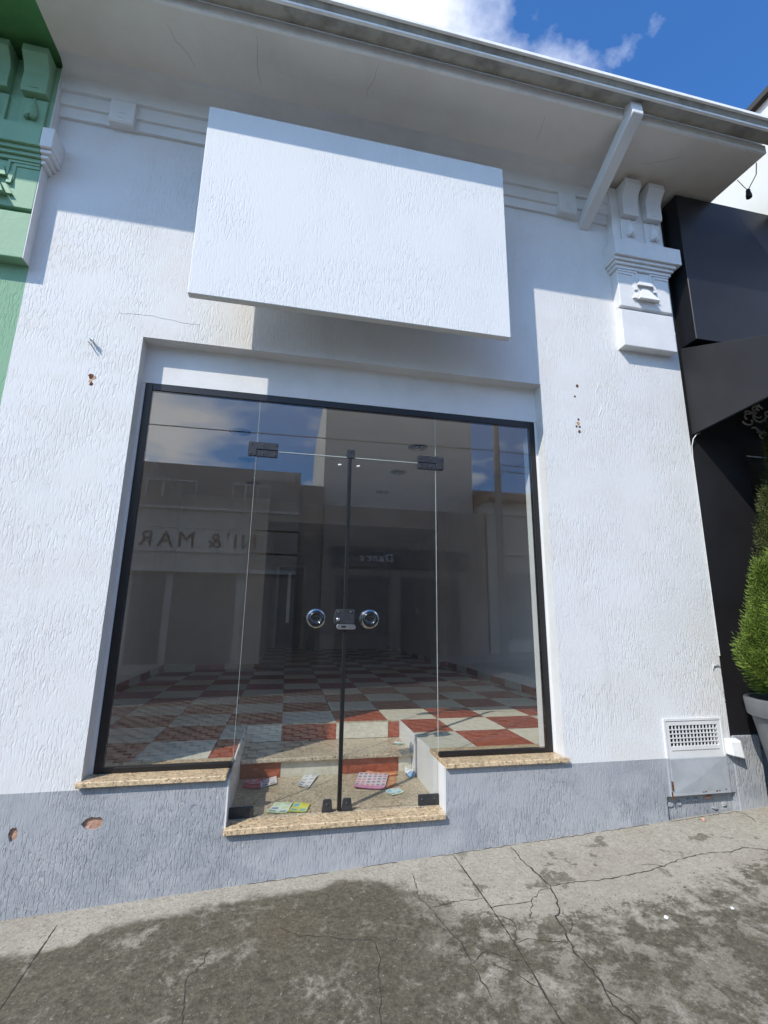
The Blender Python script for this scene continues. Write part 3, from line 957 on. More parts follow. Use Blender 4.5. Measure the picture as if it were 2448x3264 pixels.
door_l = door(0.7735, 1.3965, 0, 'l')
door_r = door(1.4235, 2.0390, 0, 'r')
MB().box(1.3975, 1.4225, 0.100, 0.130, 0.0, 2.24).build('edge_seal', 'black_frame', door_l, bevel=0.003)
for dr, kx in ((door_l, 1.219), (door_r, 1.5725)):
    kz = 1.134
    k = MB()
    k.lathe([(0.038, 0.1095), (0.050, 0.104), (0.059, 0.094), (0.061, 0.085), (0.057, 0.078), (0.051, 0.076), (0.048, 0.079), (0.047, 0.083)], (kx, 0, kz), 'y', 40)
    kn = k.build('door_knob', 'chrome', dr, smooth=True)
    MB().lathe([(0.0465, 0.084), (0.046, 0.079), (0.042, 0.073), (0.036, 0.071), (0.033, 0.075), (0.02, 0.080), (0.004, 0.081)], (kx, 0, kz), 'y', 32).build('knob_core', 'knob_core', dr, smooth=True)
    MB().lathe([(0.040, 0.1205), (0.055, 0.132), (0.062, 0.148), (0.05, 0.162), (0.02, 0.166)], (kx, 0, kz), 'y', 32).build('inner_knob', 'chrome', dr, smooth=True)

for dr, tx_ in ((door_l, 1.338), (door_r, 1.470)):
    MB().prism('y', [(tx_ - 0.012, 2.186), (tx_ + 0.011, 2.189), (tx_ + 0.013, 2.198), (tx_ - 0.010, 2.196)], 0.1085, 0.1097).build('tape_scrap', 'fascia', dr)

# top hinges: an L on the fixed glass, a block on the door
for mir in (0, 1):
    def X(x):
        return x if not mir else 2.817 - x
    lp = [(X(0.716), 2.208), (X(0.712), 2.216), (X(0.712), 2.302), (X(0.718), 2.308), (X(0.902), 2.308), (X(0.910), 2.300), (X(0.910), 2.256), (X(0.768), 2.256), (X(0.768), 2.208)]
    h = MB().prism('y', lp, YF - 0.002, YG0).build('hinge', 'fitting', shop, bevel=0.0025)
    hd = MB().prism('y', [(X(0.7715), 2.206), (X(0.905), 2.206), (X(0.910), 2.212), (X(0.910), 2.2525), (X(0.7715), 2.2525)], YF, YG0).build('hinge', 'fitting', door_r if mir else door_l, bevel=0.0025)
    rivets([(X(0.732), 2.292), (X(0.810), 2.288), (X(0.892), 2.290), (X(0.732), 2.224)], h, y=YF - 0.002)
    rivets([(X(0.812), 2.226), (X(0.890), 2.222)], hd, y=YF)
    back = MB().prism('y', [(X(0.716), 2.208), (X(0.716), 2.305), (X(0.906), 2.305), (X(0.906), 2.208)], YG1, YG1 + 0.008).build('hinge_back', 'fitting', h)
hb = MB().box(0.768, 0.906, YF - 0.004, YG0, -0.004, 0.056).build('bottom_hinge', 'fitting', door_l, bevel=0.003)
rivets([(0.80, 0.028), (0.875, 0.030)], hb, y=YF - 0.004)
hb = MB().box(1.905, 2.040, YF - 0.004, YG0, -0.002, 0.062).build('bottom_hinge', 'fitting', door_r, bevel=0.003)
rivets([(1.93, 0.034), (2.01, 0.034)], hb, y=YF - 0.004)
st = MB().prism('y', [(1.386, 2.244), (1.442, 2.244), (1.444, 2.302), (1.438, 2.308), (1.392, 2.308), (1.385, 2.302)], YF - 0.003, YG0).build('door_stop', 'fitting', shop, bevel=0.0025)
rivets([(1.414, 2.296)], st, y=YF - 0.003)
for dr, cx in ((door_l, 1.336), (door_r, 1.4555)):
    lk = MB().prism('y', [(cx - 0.033, -0.002), (cx + 0.033, -0.002), (cx + 0.026, 0.062), (cx + 0.020, 0.069), (cx - 0.020, 0.069), (cx - 0.026, 0.062)], YF - 0.004, YG0).build('floor_lock', 'fitting', dr, bevel=0.003)
    rivets([(cx, 0.04)], lk, 0.009, YF - 0.004)
lock = MB().prism('y', [(1.330, 1.112), (1.340, 1.099), (1.468, 1.099), (1.475, 1.108), (1.474, 1.190), (1.466, 1.194), (1.352, 1.194), (1.345, 1.188)], YF - 0.012, 0.1028).build('lock_case', 'fitting', door_l, bevel=0.004)
rivets([(1.366, 1.176), (1.447, 1.176)], lock, 0.007, YF - 0.012)
MB().box(1.4065, 1.4095, YF - 0.0125, YF - 0.0119, 1.100, 1.193).build('lock_seam', 'black_frame', lock)
MB().lathe([(0.011, 0.0), (0.011, -0.006), (0.006, -0.009)], (1.362, YF - 0.012, 1.128), 'y', 16).build('lock_cylinder', 'steel', lock, smooth=True)
bar = MB().prism('y', [(1.352 + 0.016 + (0.016 * math.cos(a) if c < 0 else 0.095 + 0.016 * math.cos(a)), 1.083 + 0.016 * math.sin(a)) for c, rng in ((-1, range(90, 271, 22)), (1, range(-90, 91, 22))) for a in [math.radians(d) for d in rng]], YF - 0.020, YF - 0.006)
hasp = bar.build('latch_plate', 'steel', lock, bevel=0.002)
MB().box(1.385, 1.415, YF - 0.0205, YF - 0.0198, 1.077, 1.089).build('latch_slot', 'black_frame', lock)

# ------------------------------------------------------------------ shop interior
ZF = 0.266
RX0, RX1, RY1 = -0.80, 3.90, 9.80
m = MB()
m.box(0.765, 2.045, -0.028, 0.80, -0.30, -0.0065)
# (the exterior door sill sits on its front edge)
m2 = MB().box(0.766, 2.044, 0.0905, 0.775, -0.038, -0.005)
m2.build('entrance_floor', 'granite_dull', shop)
MB().box(0.766, 2.044, 0.735, 1.20, 0.105, 0.133).build('step_tread', 'granite_dull', shop, bevel=0.006, seg=2)
# white cheeks beside the steps
MB().box(0.7555, 0.7655, -0.002, 1.215, -0.036, 0.2395).build('step_cheek', 'white_paint', shop)
MB().box(2.0445, 2.0545, -0.002, 1.215, -0.036, 0.2395).build('step_cheek', 'white_paint', shop)
MB().box(0.7555, 0.7655, 0.322, 1.215, 0.240, ZF + 0.001).build('cheek_top', 'white_paint', shop)
MB().box(2.0445, 2.0545, 0.322, 1.215, 0.240, ZF + 0.001).build('cheek_top', 'white_paint', shop)

# slab under the tiles
m = MB()
m.box(RX0, 0.755, 0.322, 1.215, -0.2, 0.2575)
m.box(2.055, RX1, 0.322, 1.215, -0.2, 0.2575)
m.box(RX0, RX1, 1.235, RY1, -0.2, 0.2575)
m.box(RX0, -0.001, 0.25, 0.3219, -0.2, 0.2575)
m.box(2.875, RX1, 0.25, 0.3219, -0.2, 0.2575)
floor = m.build('floor', 'grout', shop)
# riser backing
MB().box(0.766, 2.044, 0.785, 0.80, -0.03, 0.104).build('riser_backing', 'grout', shop)
MB().box(0.766, 2.044, 1.216, 1.234, -0.03, 0.2575).build('riser_backing', 'grout', shop)

TS, TX, TY, G = 0.45, 1.4966, 2.124, 0.002
_tile_cache = {}
def tile_obj(x0, x1, y0, y1, z0, z1, red, parent, name='tile'):
    key = (round(x1 - x0, 3), round(y1 - y0, 3), round(z1 - z0, 3), red)
    cx, cy, cz = (x0 + x1) / 2, (y0 + y1) / 2, (z0 + z1) / 2
    b = base_of(parent)
    if key not in _tile_cache:
        hx, hy, hz = (x1 - x0) / 2, (y1 - y0) / 2, (z1 - z0) / 2
        o = MB().box(-hx, hx, -hy, hy, -hz, hz).build(name, 'tile_red' if red else 'tile_cream')
        _tile_cache[key] = o.data
        o.parent = parent
    else:
        o = bpy.data.objects.new(name, _tile_cache[key])
        COL.objects.link(o); o.parent = parent
    o.location = (cx - b.x, cy - b.y, cz - b.z)
    return o


rt = random.Random(5)
for i in range(-6, 7):
    for rr in range(-18, 6):
        x0, x1 = TX + i * TS, TX + (i + 1) * TS
        y1, y0 = TY - rr * TS, TY - (rr + 1) * TS
        red = (i + rr) % 2 != 0
        rects = [(max(x0, RX0), min(x1, RX1), max(y0, 0.324), min(y1, RY1))]
        if y0 < 1.2:          # the entrance well
            out = []
            for (a, b_, c, d) in rects:
                if b_ > 0.765 and a < 2.045:
                    if a < 0.755:
                        out.append((a, 0.7555, c, d))
                    if b_ > 2.055:
                        out.append((2.0545, b_, c, d))
                else:
                    out.append((a, b_, c, d))
            rects = out
        for (a, b_, c, d) in rects:
            if b_ - a < 0.03 or d - c < 0.03:
                continue
            if b_ < 0.62 and c > 5.12:
                continue
            dz = rt.uniform(-0.0006, 0.0006)
            tile_obj(a + G, b_ - G, c + G, d - G, 0.2578, ZF + dz, red, floor)
# riser tiles
edges = [0.767, TX - TS, TX, TX + TS, 2.043]
for k in range(4):
    tile_obj(edges[k] + 0.0015, edges[k + 1] - 0.0015, 1.203, 1.2155, 0.1345, 0.2572, k % 2 == 1, shop, 'riser_tile')
edges = [0.767, TX - TS + 0.005, TX + 0.01, TX + TS - 0.01, 2.043]
for k in range(4):
    tile_obj(edges[k] + 0.0015, edges[k + 1] - 0.0015, 0.772, 0.7845, -0.004, 0.1045, k % 2 == 0, shop, 'riser_tile')
# nosing of the top step
MB().box(0.767, 2.043, 1.203, 1.2255, 0.2577, ZF - 0.001).build('step_nosing', 'granite_dull', shop)

# walls and ceiling
CZ = 3.10
m = MB(); m.box(RX0 - 0.1, RX0, 0.25, 5.20, -0.2, CZ + 0.1); m.build('room_wall', 'room_wall', shop)
MB().box(RX0, 0.63, 5.10, 5.20, -0.2, CZ).build('room_wall', 'room_wall', shop)
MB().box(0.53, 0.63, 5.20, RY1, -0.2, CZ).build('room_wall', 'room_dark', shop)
MB().box(RX1, RX1 + 0.1, 0.25, 5.24, -0.2, CZ + 0.1).build('room_wall', 'room_wall', shop)
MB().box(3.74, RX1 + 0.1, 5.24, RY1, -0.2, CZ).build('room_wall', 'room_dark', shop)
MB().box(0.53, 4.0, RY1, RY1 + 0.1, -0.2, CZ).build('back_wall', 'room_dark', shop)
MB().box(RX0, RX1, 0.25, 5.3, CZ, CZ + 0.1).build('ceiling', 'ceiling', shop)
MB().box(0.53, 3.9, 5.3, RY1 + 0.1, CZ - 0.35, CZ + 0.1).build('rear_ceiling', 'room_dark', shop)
# skirting of tile strips
def skirt(axis, fixed, a, b, out, start):
    k = 0; p = a
    while p < b - 0.02:
        q = min(p + TS, b)
        red = (k + start) % 2 == 0
        if axis == 'x':
            tile_obj(p + G, q - G, *sorted((fixed, fixed + out)), ZF, ZF + 0.085, red, shop, 'skirting_tile')
        else:
            tile_obj(*sorted((fixed, fixed + out)), p + G, q - G, ZF, ZF + 0.085, red, shop, 'skirting_tile')
        p = q; k += 1
skirt('y', RX0 + 0.0005, 0.26, 5.09, 0.012, 0)
skirt('x', 5.0995, RX0 + 0.014, 0.63, -0.012, 1)
skirt('y', RX1 - 0.0005, 0.26, 5.22, -0.012, 0)
skirt('x', 5.2395, 3.742, RX1 - 0.014, -0.012, 0)
skirt('y', 3.7395, 5.25, RY1 - 0.02, -0.012, 1)
skirt('x', RY1 - 0.0005, 1.75, 3.72, -0.012, 0)
# rear doorway, ledge and switch plates
dw = MB()
dw.box(0.72, 0.78, RY1 - 0.04, RY1 - 0.001, ZF, 2.36); dw.box(1.42, 1.48, RY1 - 0.04, RY1 - 0.001, ZF, 2.36); dw.box(0.72, 1.48, RY1 - 0.04, RY1 - 0.001, 2.3605, 2.42)
dwo = dw.build('rear_door_frame', 'room_wall', shop)
MB().box(0.781, 1.419, RY1 - 0.012, RY1 - 0.001, ZF, 2.36).build('rear_door', 'dark_void', dwo)
MB().box(1.02, 1.10, RY1 - 0.016, RY1 - 0.0125, 0.9, 2.2).build('door_glazing', 'steel', dwo)
MB().box(1.77, 3.735, RY1 - 0.35, RY1 - 0.013, ZF, 0.60).build('rear_ledge', 'room_wall', shop)
MB().box(3.727, 3.7395, 6.58, 6.78, 1.18, 1.30).build('switch_plate', 'ceiling', shop, bevel=0.003)
cn = MB(); cn.box(1.52, 1.74, 8.9, 9.5, ZF + 0.001, 1.02); cn.box(1.49, 1.77, 8.86, 9.54, 1.0205, 1.05)
cn.build('counter', 'dark_void', shop)
for (x, y) in ((0.42, 1.99), (2.443, 2.00), (0.415, 2.96), (2.445, 3.01), (2.448, 4.13), (0.41, 4.1)):
    ring = MB().lathe([(0.075, CZ), (0.115, CZ), (0.115, CZ - 0.006), (0.105, CZ - 0.012), (0.082, CZ - 0.010), (0.075, CZ - 0.002)], (x, y, 0), 'z', 28).build('downlight', 'steel', shop, smooth=True)
    MB().lathe([(0.074, CZ - 0.0005), (0.074, CZ - 0.004), (0.03, CZ - 0.012), (0.01, CZ - 0.013)], (x, y, 0), 'z', 24).build('lamp_lens', 'knob_core', ring, smooth=True)

# ------------------------------------------------------------------ bits on the wall
def spot(name, x, z, r, mat, seed, y=-0.0015):
    lp = ragged(x, z, r, r * 1.1, 9, seed, 0.3)
    MB().hull([(a, 0.0, b) for a, b in lp], [(x + (a - x) * 0.8, y, z + (b - z) * 0.8) for a, b in lp]).build(name, mat, shop)


for i, (x, z, r, mt) in enumerate([(-0.268, 2.615, 0.017, 'rust'), (-0.250, 2.607, 0.013, 'rust_stain'), (-0.262, 2.563, 0.011, 'rust'), (-0.268, 2.585, 0.012, 'rust_stain'),
                                   (3.194, 2.959, 0.012, 'rust'), (3.165, 2.866, 0.009, 'rust'), (3.181, 2.671, 0.010, 'rust'), (3.158, 2.612, 0.010, 'rust'), (3.186, 2.612, 0.009, 'rust'), (3.180, 2.571, 0.012, 'rust'), (3.174, 2.64, 0.016, 'rust_stain')]):
    spot('anchor_hole', x, z, r, mt, 60 + i, -0.0015 if mt == 'rust' else -0.001)
hk = MB()
hk.tube([(-0.288, 0.01, 2.852), (-0.288, -0.030, 2.852), (-0.290, -0.052, 2.848)], [0.006, 0.006, 0.004], 8)
hk.tube([(-0.30, 0.01, 2.838), (-0.302, -0.045, 2.832)], 0.004, 7)
hk.box(-0.296, -0.276, -0.040, -0.022, 2.846, 2.860)
hk.build('wall_hook', 'steel', shop)
# filled seam where an old board was fixed
pts = []
rs = random.Random(2)
for k in range(40):
    s = k / 39
    pts.append((-0.16 + 0.50 * s, 0.0, 3.085 + 0.012 * math.sin(s * 5) + rs.uniform(-0.003, 0.003)))
MB().tube(pts, 0.0022, 5).build('filler_seam', 'white_paint', shop)
pts = [(3.362 + 0.02 * math.sin(k * 0.7) + 0.006 * k / 5, -0.0005, 3.05 - 0.022 * k) for k in range(16)]
MB().tube(pts, 0.0028, 5).build('filler_seam', 'white_paint', shop)
# cables by the right-hand corner
m = MB()
m.tube([(4.275, -0.02, 2.655), (4.235, -0.03, 2.640), (4.205, -0.02, 2.60), (4.194, -0.008, 2.54), (4.192, -0.004, 2.45), (4.192, -0.004, 1.6), (4.192, -0.004, 0.9)], 0.004, 6)
m.tube([(4.185, -0.003, 0.822), (4.15, -0.012, 0.842), (4.118, -0.012, 0.835), (4.108, -0.01, 0.80), (4.125, -0.006, 0.72), (4.155, -0.005, 0.65), (4.184, -0.004, 0.585)], 0.004, 6)
m.build('white_cable', 'cable', shop, smooth=True)

# meter cabinet
cab = thing('meter_cabinet', 'small meter cabinet with white grille above a grey door, low right of shop front', 'cabinet', (3.885, 0.0, -0.01))
m = MB()
m.box(3.641, 3.659, -0.012, 0.10, ZPL, 0.481); m.box(4.110, 4.128, -0.012, 0.10, ZPL, 0.481)
m.box(3.6595, 4.1095, -0.012, 0.10, 0.462, 0.481)
m.build('frame', 'white_paint', cab, bevel=0.002)
for a_ in (3.641, 4.110):
    MB().box(a_, a_ + 0.018, -0.012, 0.10, -0.011, ZPL - 0.0005).build('frame_foot', 'cabinet_grey', cab, bevel=0.002)
MB().box(3.66, 4.109, 0.085, 0.10, -0.011, 0.4615).build('back', 'dark_void', cab)
# door: white upper leaf with an opening, grey panel below
m = MB()
gx0, gx1, gz0, gz1 = 3.686, 4.083, 0.298, 0.434
m.box(3.662, gx0, -0.008, 0.012, ZPL, 0.4595); m.box(gx1, 4.107, -0.008, 0.012, ZPL, 0.4595)
m.box(gx0, gx1, -0.008, 0.012, gz1, 0.4595); m.box(gx0, gx1, -0.008, 0.012, ZPL, gz0)
door_w = m.build('upper_leaf', 'white_paint', cab)
MB().box(3.69, 4.08, -0.010, -0.0078, 0.2715, 0.2745).build('leaf_seam', 'grout', door_w)
m = MB(); m.box(3.660, 4.112, -0.014, 0.012, -0.010, 0.2235)
lower = m.build('lower_panel', 'cabinet_grey', cab, bevel=0.003)
m = MB()
cx_, cz_ = 3.885, 0.105
q = [(3.685, 0.012), (4.088, 0.012), (4.088, 0.212), (3.685, 0.212)]
m.add([(x, -0.0145, z) for x, z in q] + [(cx_, -0.0225, cz_)], [(0, 1, 4), (1, 2, 4), (2, 3, 4), (3, 0, 4)])
m.build('pressed_panel', lower.data.materials[0], lower)
nv, nh = 13, 4
for k in range(nv):
    x = gx0 + (gx1 - gx0) * (k + 1) / (nv + 1)
    MB().box(x - 0.0038, x + 0.0038, -0.0055, 0.0005, gz0 + 0.0002, gz1 - 0.0002).build('grille_bar', 'white_paint', door_w)
for k in range(nh):
    z = gz0 + (gz1 - gz0) * (k + 1) / (nh + 1)
    MB().box(gx0 + 0.0002, gx1 - 0.0002, -0.0075, -0.0058, z - 0.0038, z + 0.0038).build('grille_bar', 'white_paint', door_w)
m = MB()
m.lathe([(0.006, 0.03), (0.006, 0.085)], (3.657, -0.017, 0), 'z', 10)
m.lathe([(0.005, -0.03), (0.005, 0.02)], (3.652, -0.012, 0), 'z', 10)
m.build('cabinet_hinge', 'rust', cab)
for k, (x, z) in enumerate(((3.90, 0.006), (3.92, 0.008), (4.01, 0.007), (4.03, 0.009), (4.085, 0.015))):
    lp = ragged(x, z, 0.008, 0.004, 7, 90 + k, 0.3)
    MB().hull([(a, -0.0138, b) for a, b in lp], [(a, -0.0148, b) for a, b in lp]).build('rust_spot', 'rust', lower)

# blank sign board hung in front of the wall
board = thing('sign_board', 'large blank white sign board standing off the wall above the glass doors', 'sign', (1.4, -0.2, 3.06))
MB().box(0.33, 2.455, -0.35, -0.30, 3.06, 4.50).build('panel', 'sign_white', board, bevel=0.004)
for x in (0.7, 1.4, 2.1):
    for z in (3.7, 4.3):
        MB().box(x - 0.025, x + 0.025, -0.2995, 0.0005, z - 0.025, z + 0.025).build('bracket', 'steel', board)

# ------------------------------------------------------------------ green neighbour
green = thing('green_building', 'mint green building with deco pilaster joined to the left of the white shop', 'building', (-2.5, 0.0, -0.4))
MB().box(-5.0, XG, 0.0005, 0.25, -0.9, 4.95).build('facade_wall', 'green_stucco', green)
pil = pilaster(XG - 0.497, 'green_paint', green, XG, 0.495)
MB().prism('x', [(-0.60, 4.895), (-0.165, 4.930), (0.25, 4.9425), (0.25, 5.02), (-0.60, 5.02)], -5.0, XG - 0.001).build('soffit', 'green_soffit', green)
MB().box(-5.0, XG - 0.001, -0.62, -0.601, 4.893, 4.97).build('fascia_board', 'green_paint', green)
moulding('frieze', -5.0, XG - 0.5, 'green_paint', green, 0)
MB().box(-5.0, -4.9, 0.25, 9.9, -0.9, 5.0).build('side_wall', 'green_stucco', green)

# ------------------------------------------------------------------ black shop on the right
black = thing('black_shop', 'black clad shop with charcoal awning on the right of the white shop', 'shop', (5.5, 0.0, -0.1))
MB().box(4.235, 7.2, -0.15, 0.02, 3.435, 4.878).build('sign_fascia', 'black_panel', black, bevel=0.004)
MB().box(4.2, 7.2, 0.022, 0.25, 2.62, 4.86).build('upper_wall', 'black_wall', black)
MB().prism('x', [(0.0, 3.43), (-1.05, 2.96), (-1.05, 2.93), (0.0, 3.40)], 4.236, 7.2).build('awning', 'black_awning', black)
MB().prism('x', [(0.0, 3.43), (0.0, 2.64), (-1.05, 2.70), (-1.07, 2.74), (-1.05, 2.96)], 4.215, 4.235).build('awning_cheek', 'black_awning', black, bevel=0.004)
MB().box(4.236, 7.2, -1.07, -1.051, 2.70, 2.965).build('awning_valance', 'black_awning', black)
MB().box(4.196, 4.74, 0.004, 0.25, 0.353, 2.618).build('pier', 'black_wall', black)
MB().prism('y', [(4.1915, -0.9), (4.44, -0.9), (4.44, 0.33), (4.425, 0.348), (4.215, 0.352), (4.1915, 0.33)], -0.004, 0.25).build('pier_base', 'grey_stucco', black, bevel=0.006)
MB().box(4.74, 7.2, 1.2, 1.3, -0.9, 2.61).build('entry_wall', plain('entry_dark_green', (0.045, 0.06, 0.05), 0.5), black)
MB().box(4.742, 7.2, 0.25, 1.2, 2.56, 2.61).build('entry_ceiling', 'black_wall', black)
MB().box(4.0, 7.2, 0.1, 1.2, -0.9, -0.12).build('entry_floor', 'kerb', black)
# pale scroll pattern on the lintel under the awning
sr = random.Random(14)
for k in range(22):
    cx, cz, rad = 4.76 + sr.uniform(0, 0.75), 2.70 + sr.uniform(0, 0.28), sr.uniform(0.035, 0.075)
    a0 = sr.uniform(0, 360); a1 = a0 + sr.uniform(150, 250)
    pts = [(cx + rad * (1 - 0.45 * q / 18) * math.cos(math.radians(a0 + (a1 - a0) * q / 18)), 0.018 - 0.0004 * k, cz + 0.7 * rad * (1 - 0.45 * q / 18) * math.sin(math.radians(a0 + (a1 - a0) * q / 18))) for q in range(19)]
    MB().tube(pts, 0.0075, 6).build('scroll', 'scroll', black, smooth=True)
MB().box(4.2, 7.2, 0.2505, 6.0, 4.78, 4.86).build('roof', 'black_wall', black)

# cream building further right
cream = thing('cream_building', 'tall cream building with dark roof edge rising behind the black shop', 'building', (7.5, 2.0, 0.0))
MB().box(5.3, 10.5, -0.32, 6.0, 4.90, 6.08).build('wall', 'cream_wall', cream)
MB().box(7.3, 10.5, -0.1, 6.0, -0.5, 4.90).build('lower_wall', 'cream_wall', cream)
MB().box(5.24, 10.6, -0.40, 6.1, 6.0805, 6.14).build('roof_edge', 'dark_roof', cream)

# loose wire with a plug hanging from the eaves end
wire = thing('hanging_wire', 'thin black wire with a small black lamp socket hanging from the eaves corner', 'wire', (4.672, -0.5, 4.84))
m = MB()
m.tube([(4.672, -0.53, 4.90), (4.690, -0.50, 4.82), (4.680, -0.46, 4.77), (4.676, -0.425, 4.735)], 0.004, 6)
m.tube([(4.672, -0.36, 4.91), (4.67, -0.40, 4.80), (4.676, -0.425, 4.735)], 0.003, 6)
m.build('cord', 'black_rubber', wire, smooth=True)
MB().lathe([(0.008, 4.745), (0.016, 4.735), (0.018, 4.70), (0.022, 4.69), (0.022, 4.66), (0.012, 4.655)], (4.676, -0.425, 0), 'z', 14).build('socket', 'black_rubber', wire, smooth=True)

# ------------------------------------------------------------------ potted conifers
def pot(label, x, y, z0, h, rt_, rb):
    o = thing('plant_pot', label, 'pot', (x, y, z0), 'plant pots outside the black shop')
    prof = [(rb * 0.6, 0.0), (rb, 0.0), (rb + (rt_ - rb) * 0.80, h * 0.84), (rt_ * 0.985, h * 0.86), (rt_, h * 0.90), (rt_ * 1.02, h - 0.01), (rt_, h), (rt_ - 0.025, h), (rt_ - 0.035, h - 0.02), (rt_ - 0.045, h - 0.09)]
    MB().lathe([(r, z0 + q) for r, q in prof], (x, y, 0), 'z', 48).build('shell', 'pot', o, smooth=True)
    MB().lathe([(rt_ - 0.047, z0 + h - 0.10), (rt_ - 0.047, z0 + h - 0.075), (0.1, z0 + h - 0.06), (0.01, z0 + h - 0.055)], (x, y, 0), 'z', 24).build('compost', 'soil', o)
    return o


def conifer(label, x, y, z0, lobes, mat, seed, n_spray, leaf):
    o = thing('conifer', label, 'shrub', (x, y, z0), 'potted conifers outside the black shop')
    r = random.Random(seed)
    zt = max(l[4] for l in lobes)
    t = MB()
    t.tube([(x, y, z0), (x + 0.01, y, z0 + (zt - z0) * 0.4), (x, y, z0 + (zt - z0) * 0.85)], [0.02, 0.015, 0.004], 8)
    tot = sum((l[4] - l[3]) * l[2] for l in lobes)
    vs, fs = [], []
    for (lx, ly, lr, lz0, lz1) in lobes:
        t.tube([(x, y, z0 + 0.05), ((x + lx) / 2, (y + ly) / 2, (z0 + lz0) / 2 + 0.05), (lx, ly, lz0 + (lz1 - lz0) * 0.6)], [0.012, 0.008, 0.003], 6)
        for _ in range(int(n_spray * (lz1 - lz0) * lr / tot)):
            h = r.random() ** 0.8
            # plump below, pointed above
            prof = math.sin(min(1, h * 2.6 + 0.18) * math.pi / 2) * (1 - h) ** 0.75 * 1.18
            a = r.uniform(0, 2 * math.pi)
            rad = lr * prof * (0.40 + 0.62 * r.random() ** 0.4) * (0.82 + 0.36 * math.sin(4 * a + 8 * h + lx * 40) * math.sin(13 * h + 3 * a))
            c = Vector((lx + rad * math.cos(a), ly + rad * math.sin(a), lz0 + (lz1 - lz0) * h))
            outd = Vector((math.cos(a), math.sin(a), 0.9 + 0.9 * h + r.uniform(-0.5, 0.5))).normalized()
            side = outd.cross(Vector((r.uniform(-1, 1), r.uniform(-1, 1), r.uniform(-1, 1)))).normalized()
            L = leaf * r.uniform(0.7, 1.35)
            # a flat fern-like spray: mid-rib leaflet and pairs of side leaflets
            for j in range(4):
                base = c + outd * (L * 0.25 * j)
                for sgn in ((-1, 1) if j < 3 else (0,)):
                    d = (outd * 0.8 + side * sgn * 0.75).normalized() if sgn else outd
                    l = L * (0.55 - 0.09 * j)
                    w = d.cross(outd.cross(side)).normalized() * l * 0.11 if sgn else side * l * 0.11
                    k = len(vs)
                    up = outd.cross(side) * l * 0.06
                    vs += [base, base + d * l * 0.5 + w + up, base + d * l, base + d * l * 0.5 - w + up]
                    fs.append((k, k + 1, k + 2, k + 3))
    t.build('trunk', 'bark', o)
    me = bpy.data.meshes.new('foliage')
    b = base_of(o)
    me.from_pydata([tuple(Vector(v) - b) for v in vs], [], fs)
    me.materials.append(MAT[mat])
    f = bpy.data.objects.new('foliage', me); COL.objects.link(f); f.parent = o
    f['kind'] = 'stuff'
    return o


PX, PY = 4.385, -0.36
gz = ground_z(PX, PY)
pot('grey conical pot holding the low bright green conifer by the shop corner', PX, PY, gz, 0.65 - gz, 0.285, 0.14)
conifer('low bright green conifer in the grey pot beside the shop corner', PX, PY, 0.56,
        [(4.20, -0.42, 0.17, 0.72, 1.50), (4.35, -0.50, 0.20, 0.62, 1.35), (4.46, -0.34, 0.24, 0.62, 1.62), (4.31, -0.28, 0.16, 0.66, 1.22), (4.09, -0.40, 0.11, 0.78, 1.12), (4.16, -0.52, 0.11, 0.80, 1.28)], 'leaf_bright', 21, 4600, 0.095)
PX2, PY2 = 4.86, -0.20
gz = ground_z(PX2, PY2)
pot('grey conical pot under the tall dark conifer further right', PX2, PY2, gz, 0.60 - gz, 0.26, 0.14)
conifer('tall conifer with shade in its olive leaf colour, standing behind the low bright one', PX2, PY2, 0.52,
        [(4.80, -0.24, 0.24, 0.60, 2.25), (4.92, -0.14, 0.26, 0.62, 2.75), (4.60, -0.24, 0.17, 1.2, 2.10), (4.72, -0.26, 0.20, 0.75, 1.75)], 'leaf_dark', 33, 6500, 0.09)

# ------------------------------------------------------------------ leaflets on the entrance floor
def leaflet(label, corners, z, mat, curl=0.008, seed=0, n=9):
    """corners: four (x, y) in order bl, br, tr, tl"""
    r = random.Random(seed)
    ph = r.uniform(0, 6)
    vs, uv = [], []
    for j in range(n):
        for i in range(n):
            u, v = i / (n - 1), j / (n - 1)
            x = (corners[0][0] * (1 - u) + corners[1][0] * u) * (1 - v) + (corners[3][0] * (1 - u) + corners[2][0] * u) * v
            y = (corners[0][1] * (1 - u) + corners[1][1] * u) * (1 - v) + (corners[3][1] * (1 - u) + corners[2][1] * u) * v
            h = curl * (abs(u - 0.5) * 1.6) ** 2 * (0.6 + 0.4 * math.sin(v * 4 + ph)) + curl * 0.45 * (1 + math.sin(v * 5 + u * 3 + ph)) + 0.0012
            vs.append((x, y, z + h)); uv.append((u, v))
    k = len(vs)
    vs += [(x, y, q - 0.0008) for x, y, q in vs]
    uv += uv
    fs = []
    for j in range(n - 1):
        for i in range(n - 1):
            a = j * n + i
            fs += [(a, a + 1, a + n + 1, a + n), (k + a, k + a + n, k + a + n + 1, k + a + 1)]
    me = bpy.data.meshes.new('leaflet')
    cx = sum(c[0] for c in corners) / 4; cy = sum(c[1] for c in corners) / 4
    me.from_pydata([(x - cx, y - cy, q - z) for x, y, q in vs], [], fs)
    lay = me.uv_layers.new(name='UVMap')
    for lp in me.loops:
        lay.data[lp.index].uv = uv[lp.vertex_index]
    for p in me.polygons:
        p.use_smooth = True
    me.materials.append(mat)
    o = bpy.data.objects.new('leaflet', me); COL.objects.link(o)
    o.location = (cx, cy, z)
    tag(o, label, 'leaflet', 'leaflets dropped inside the glass doors')
    return o


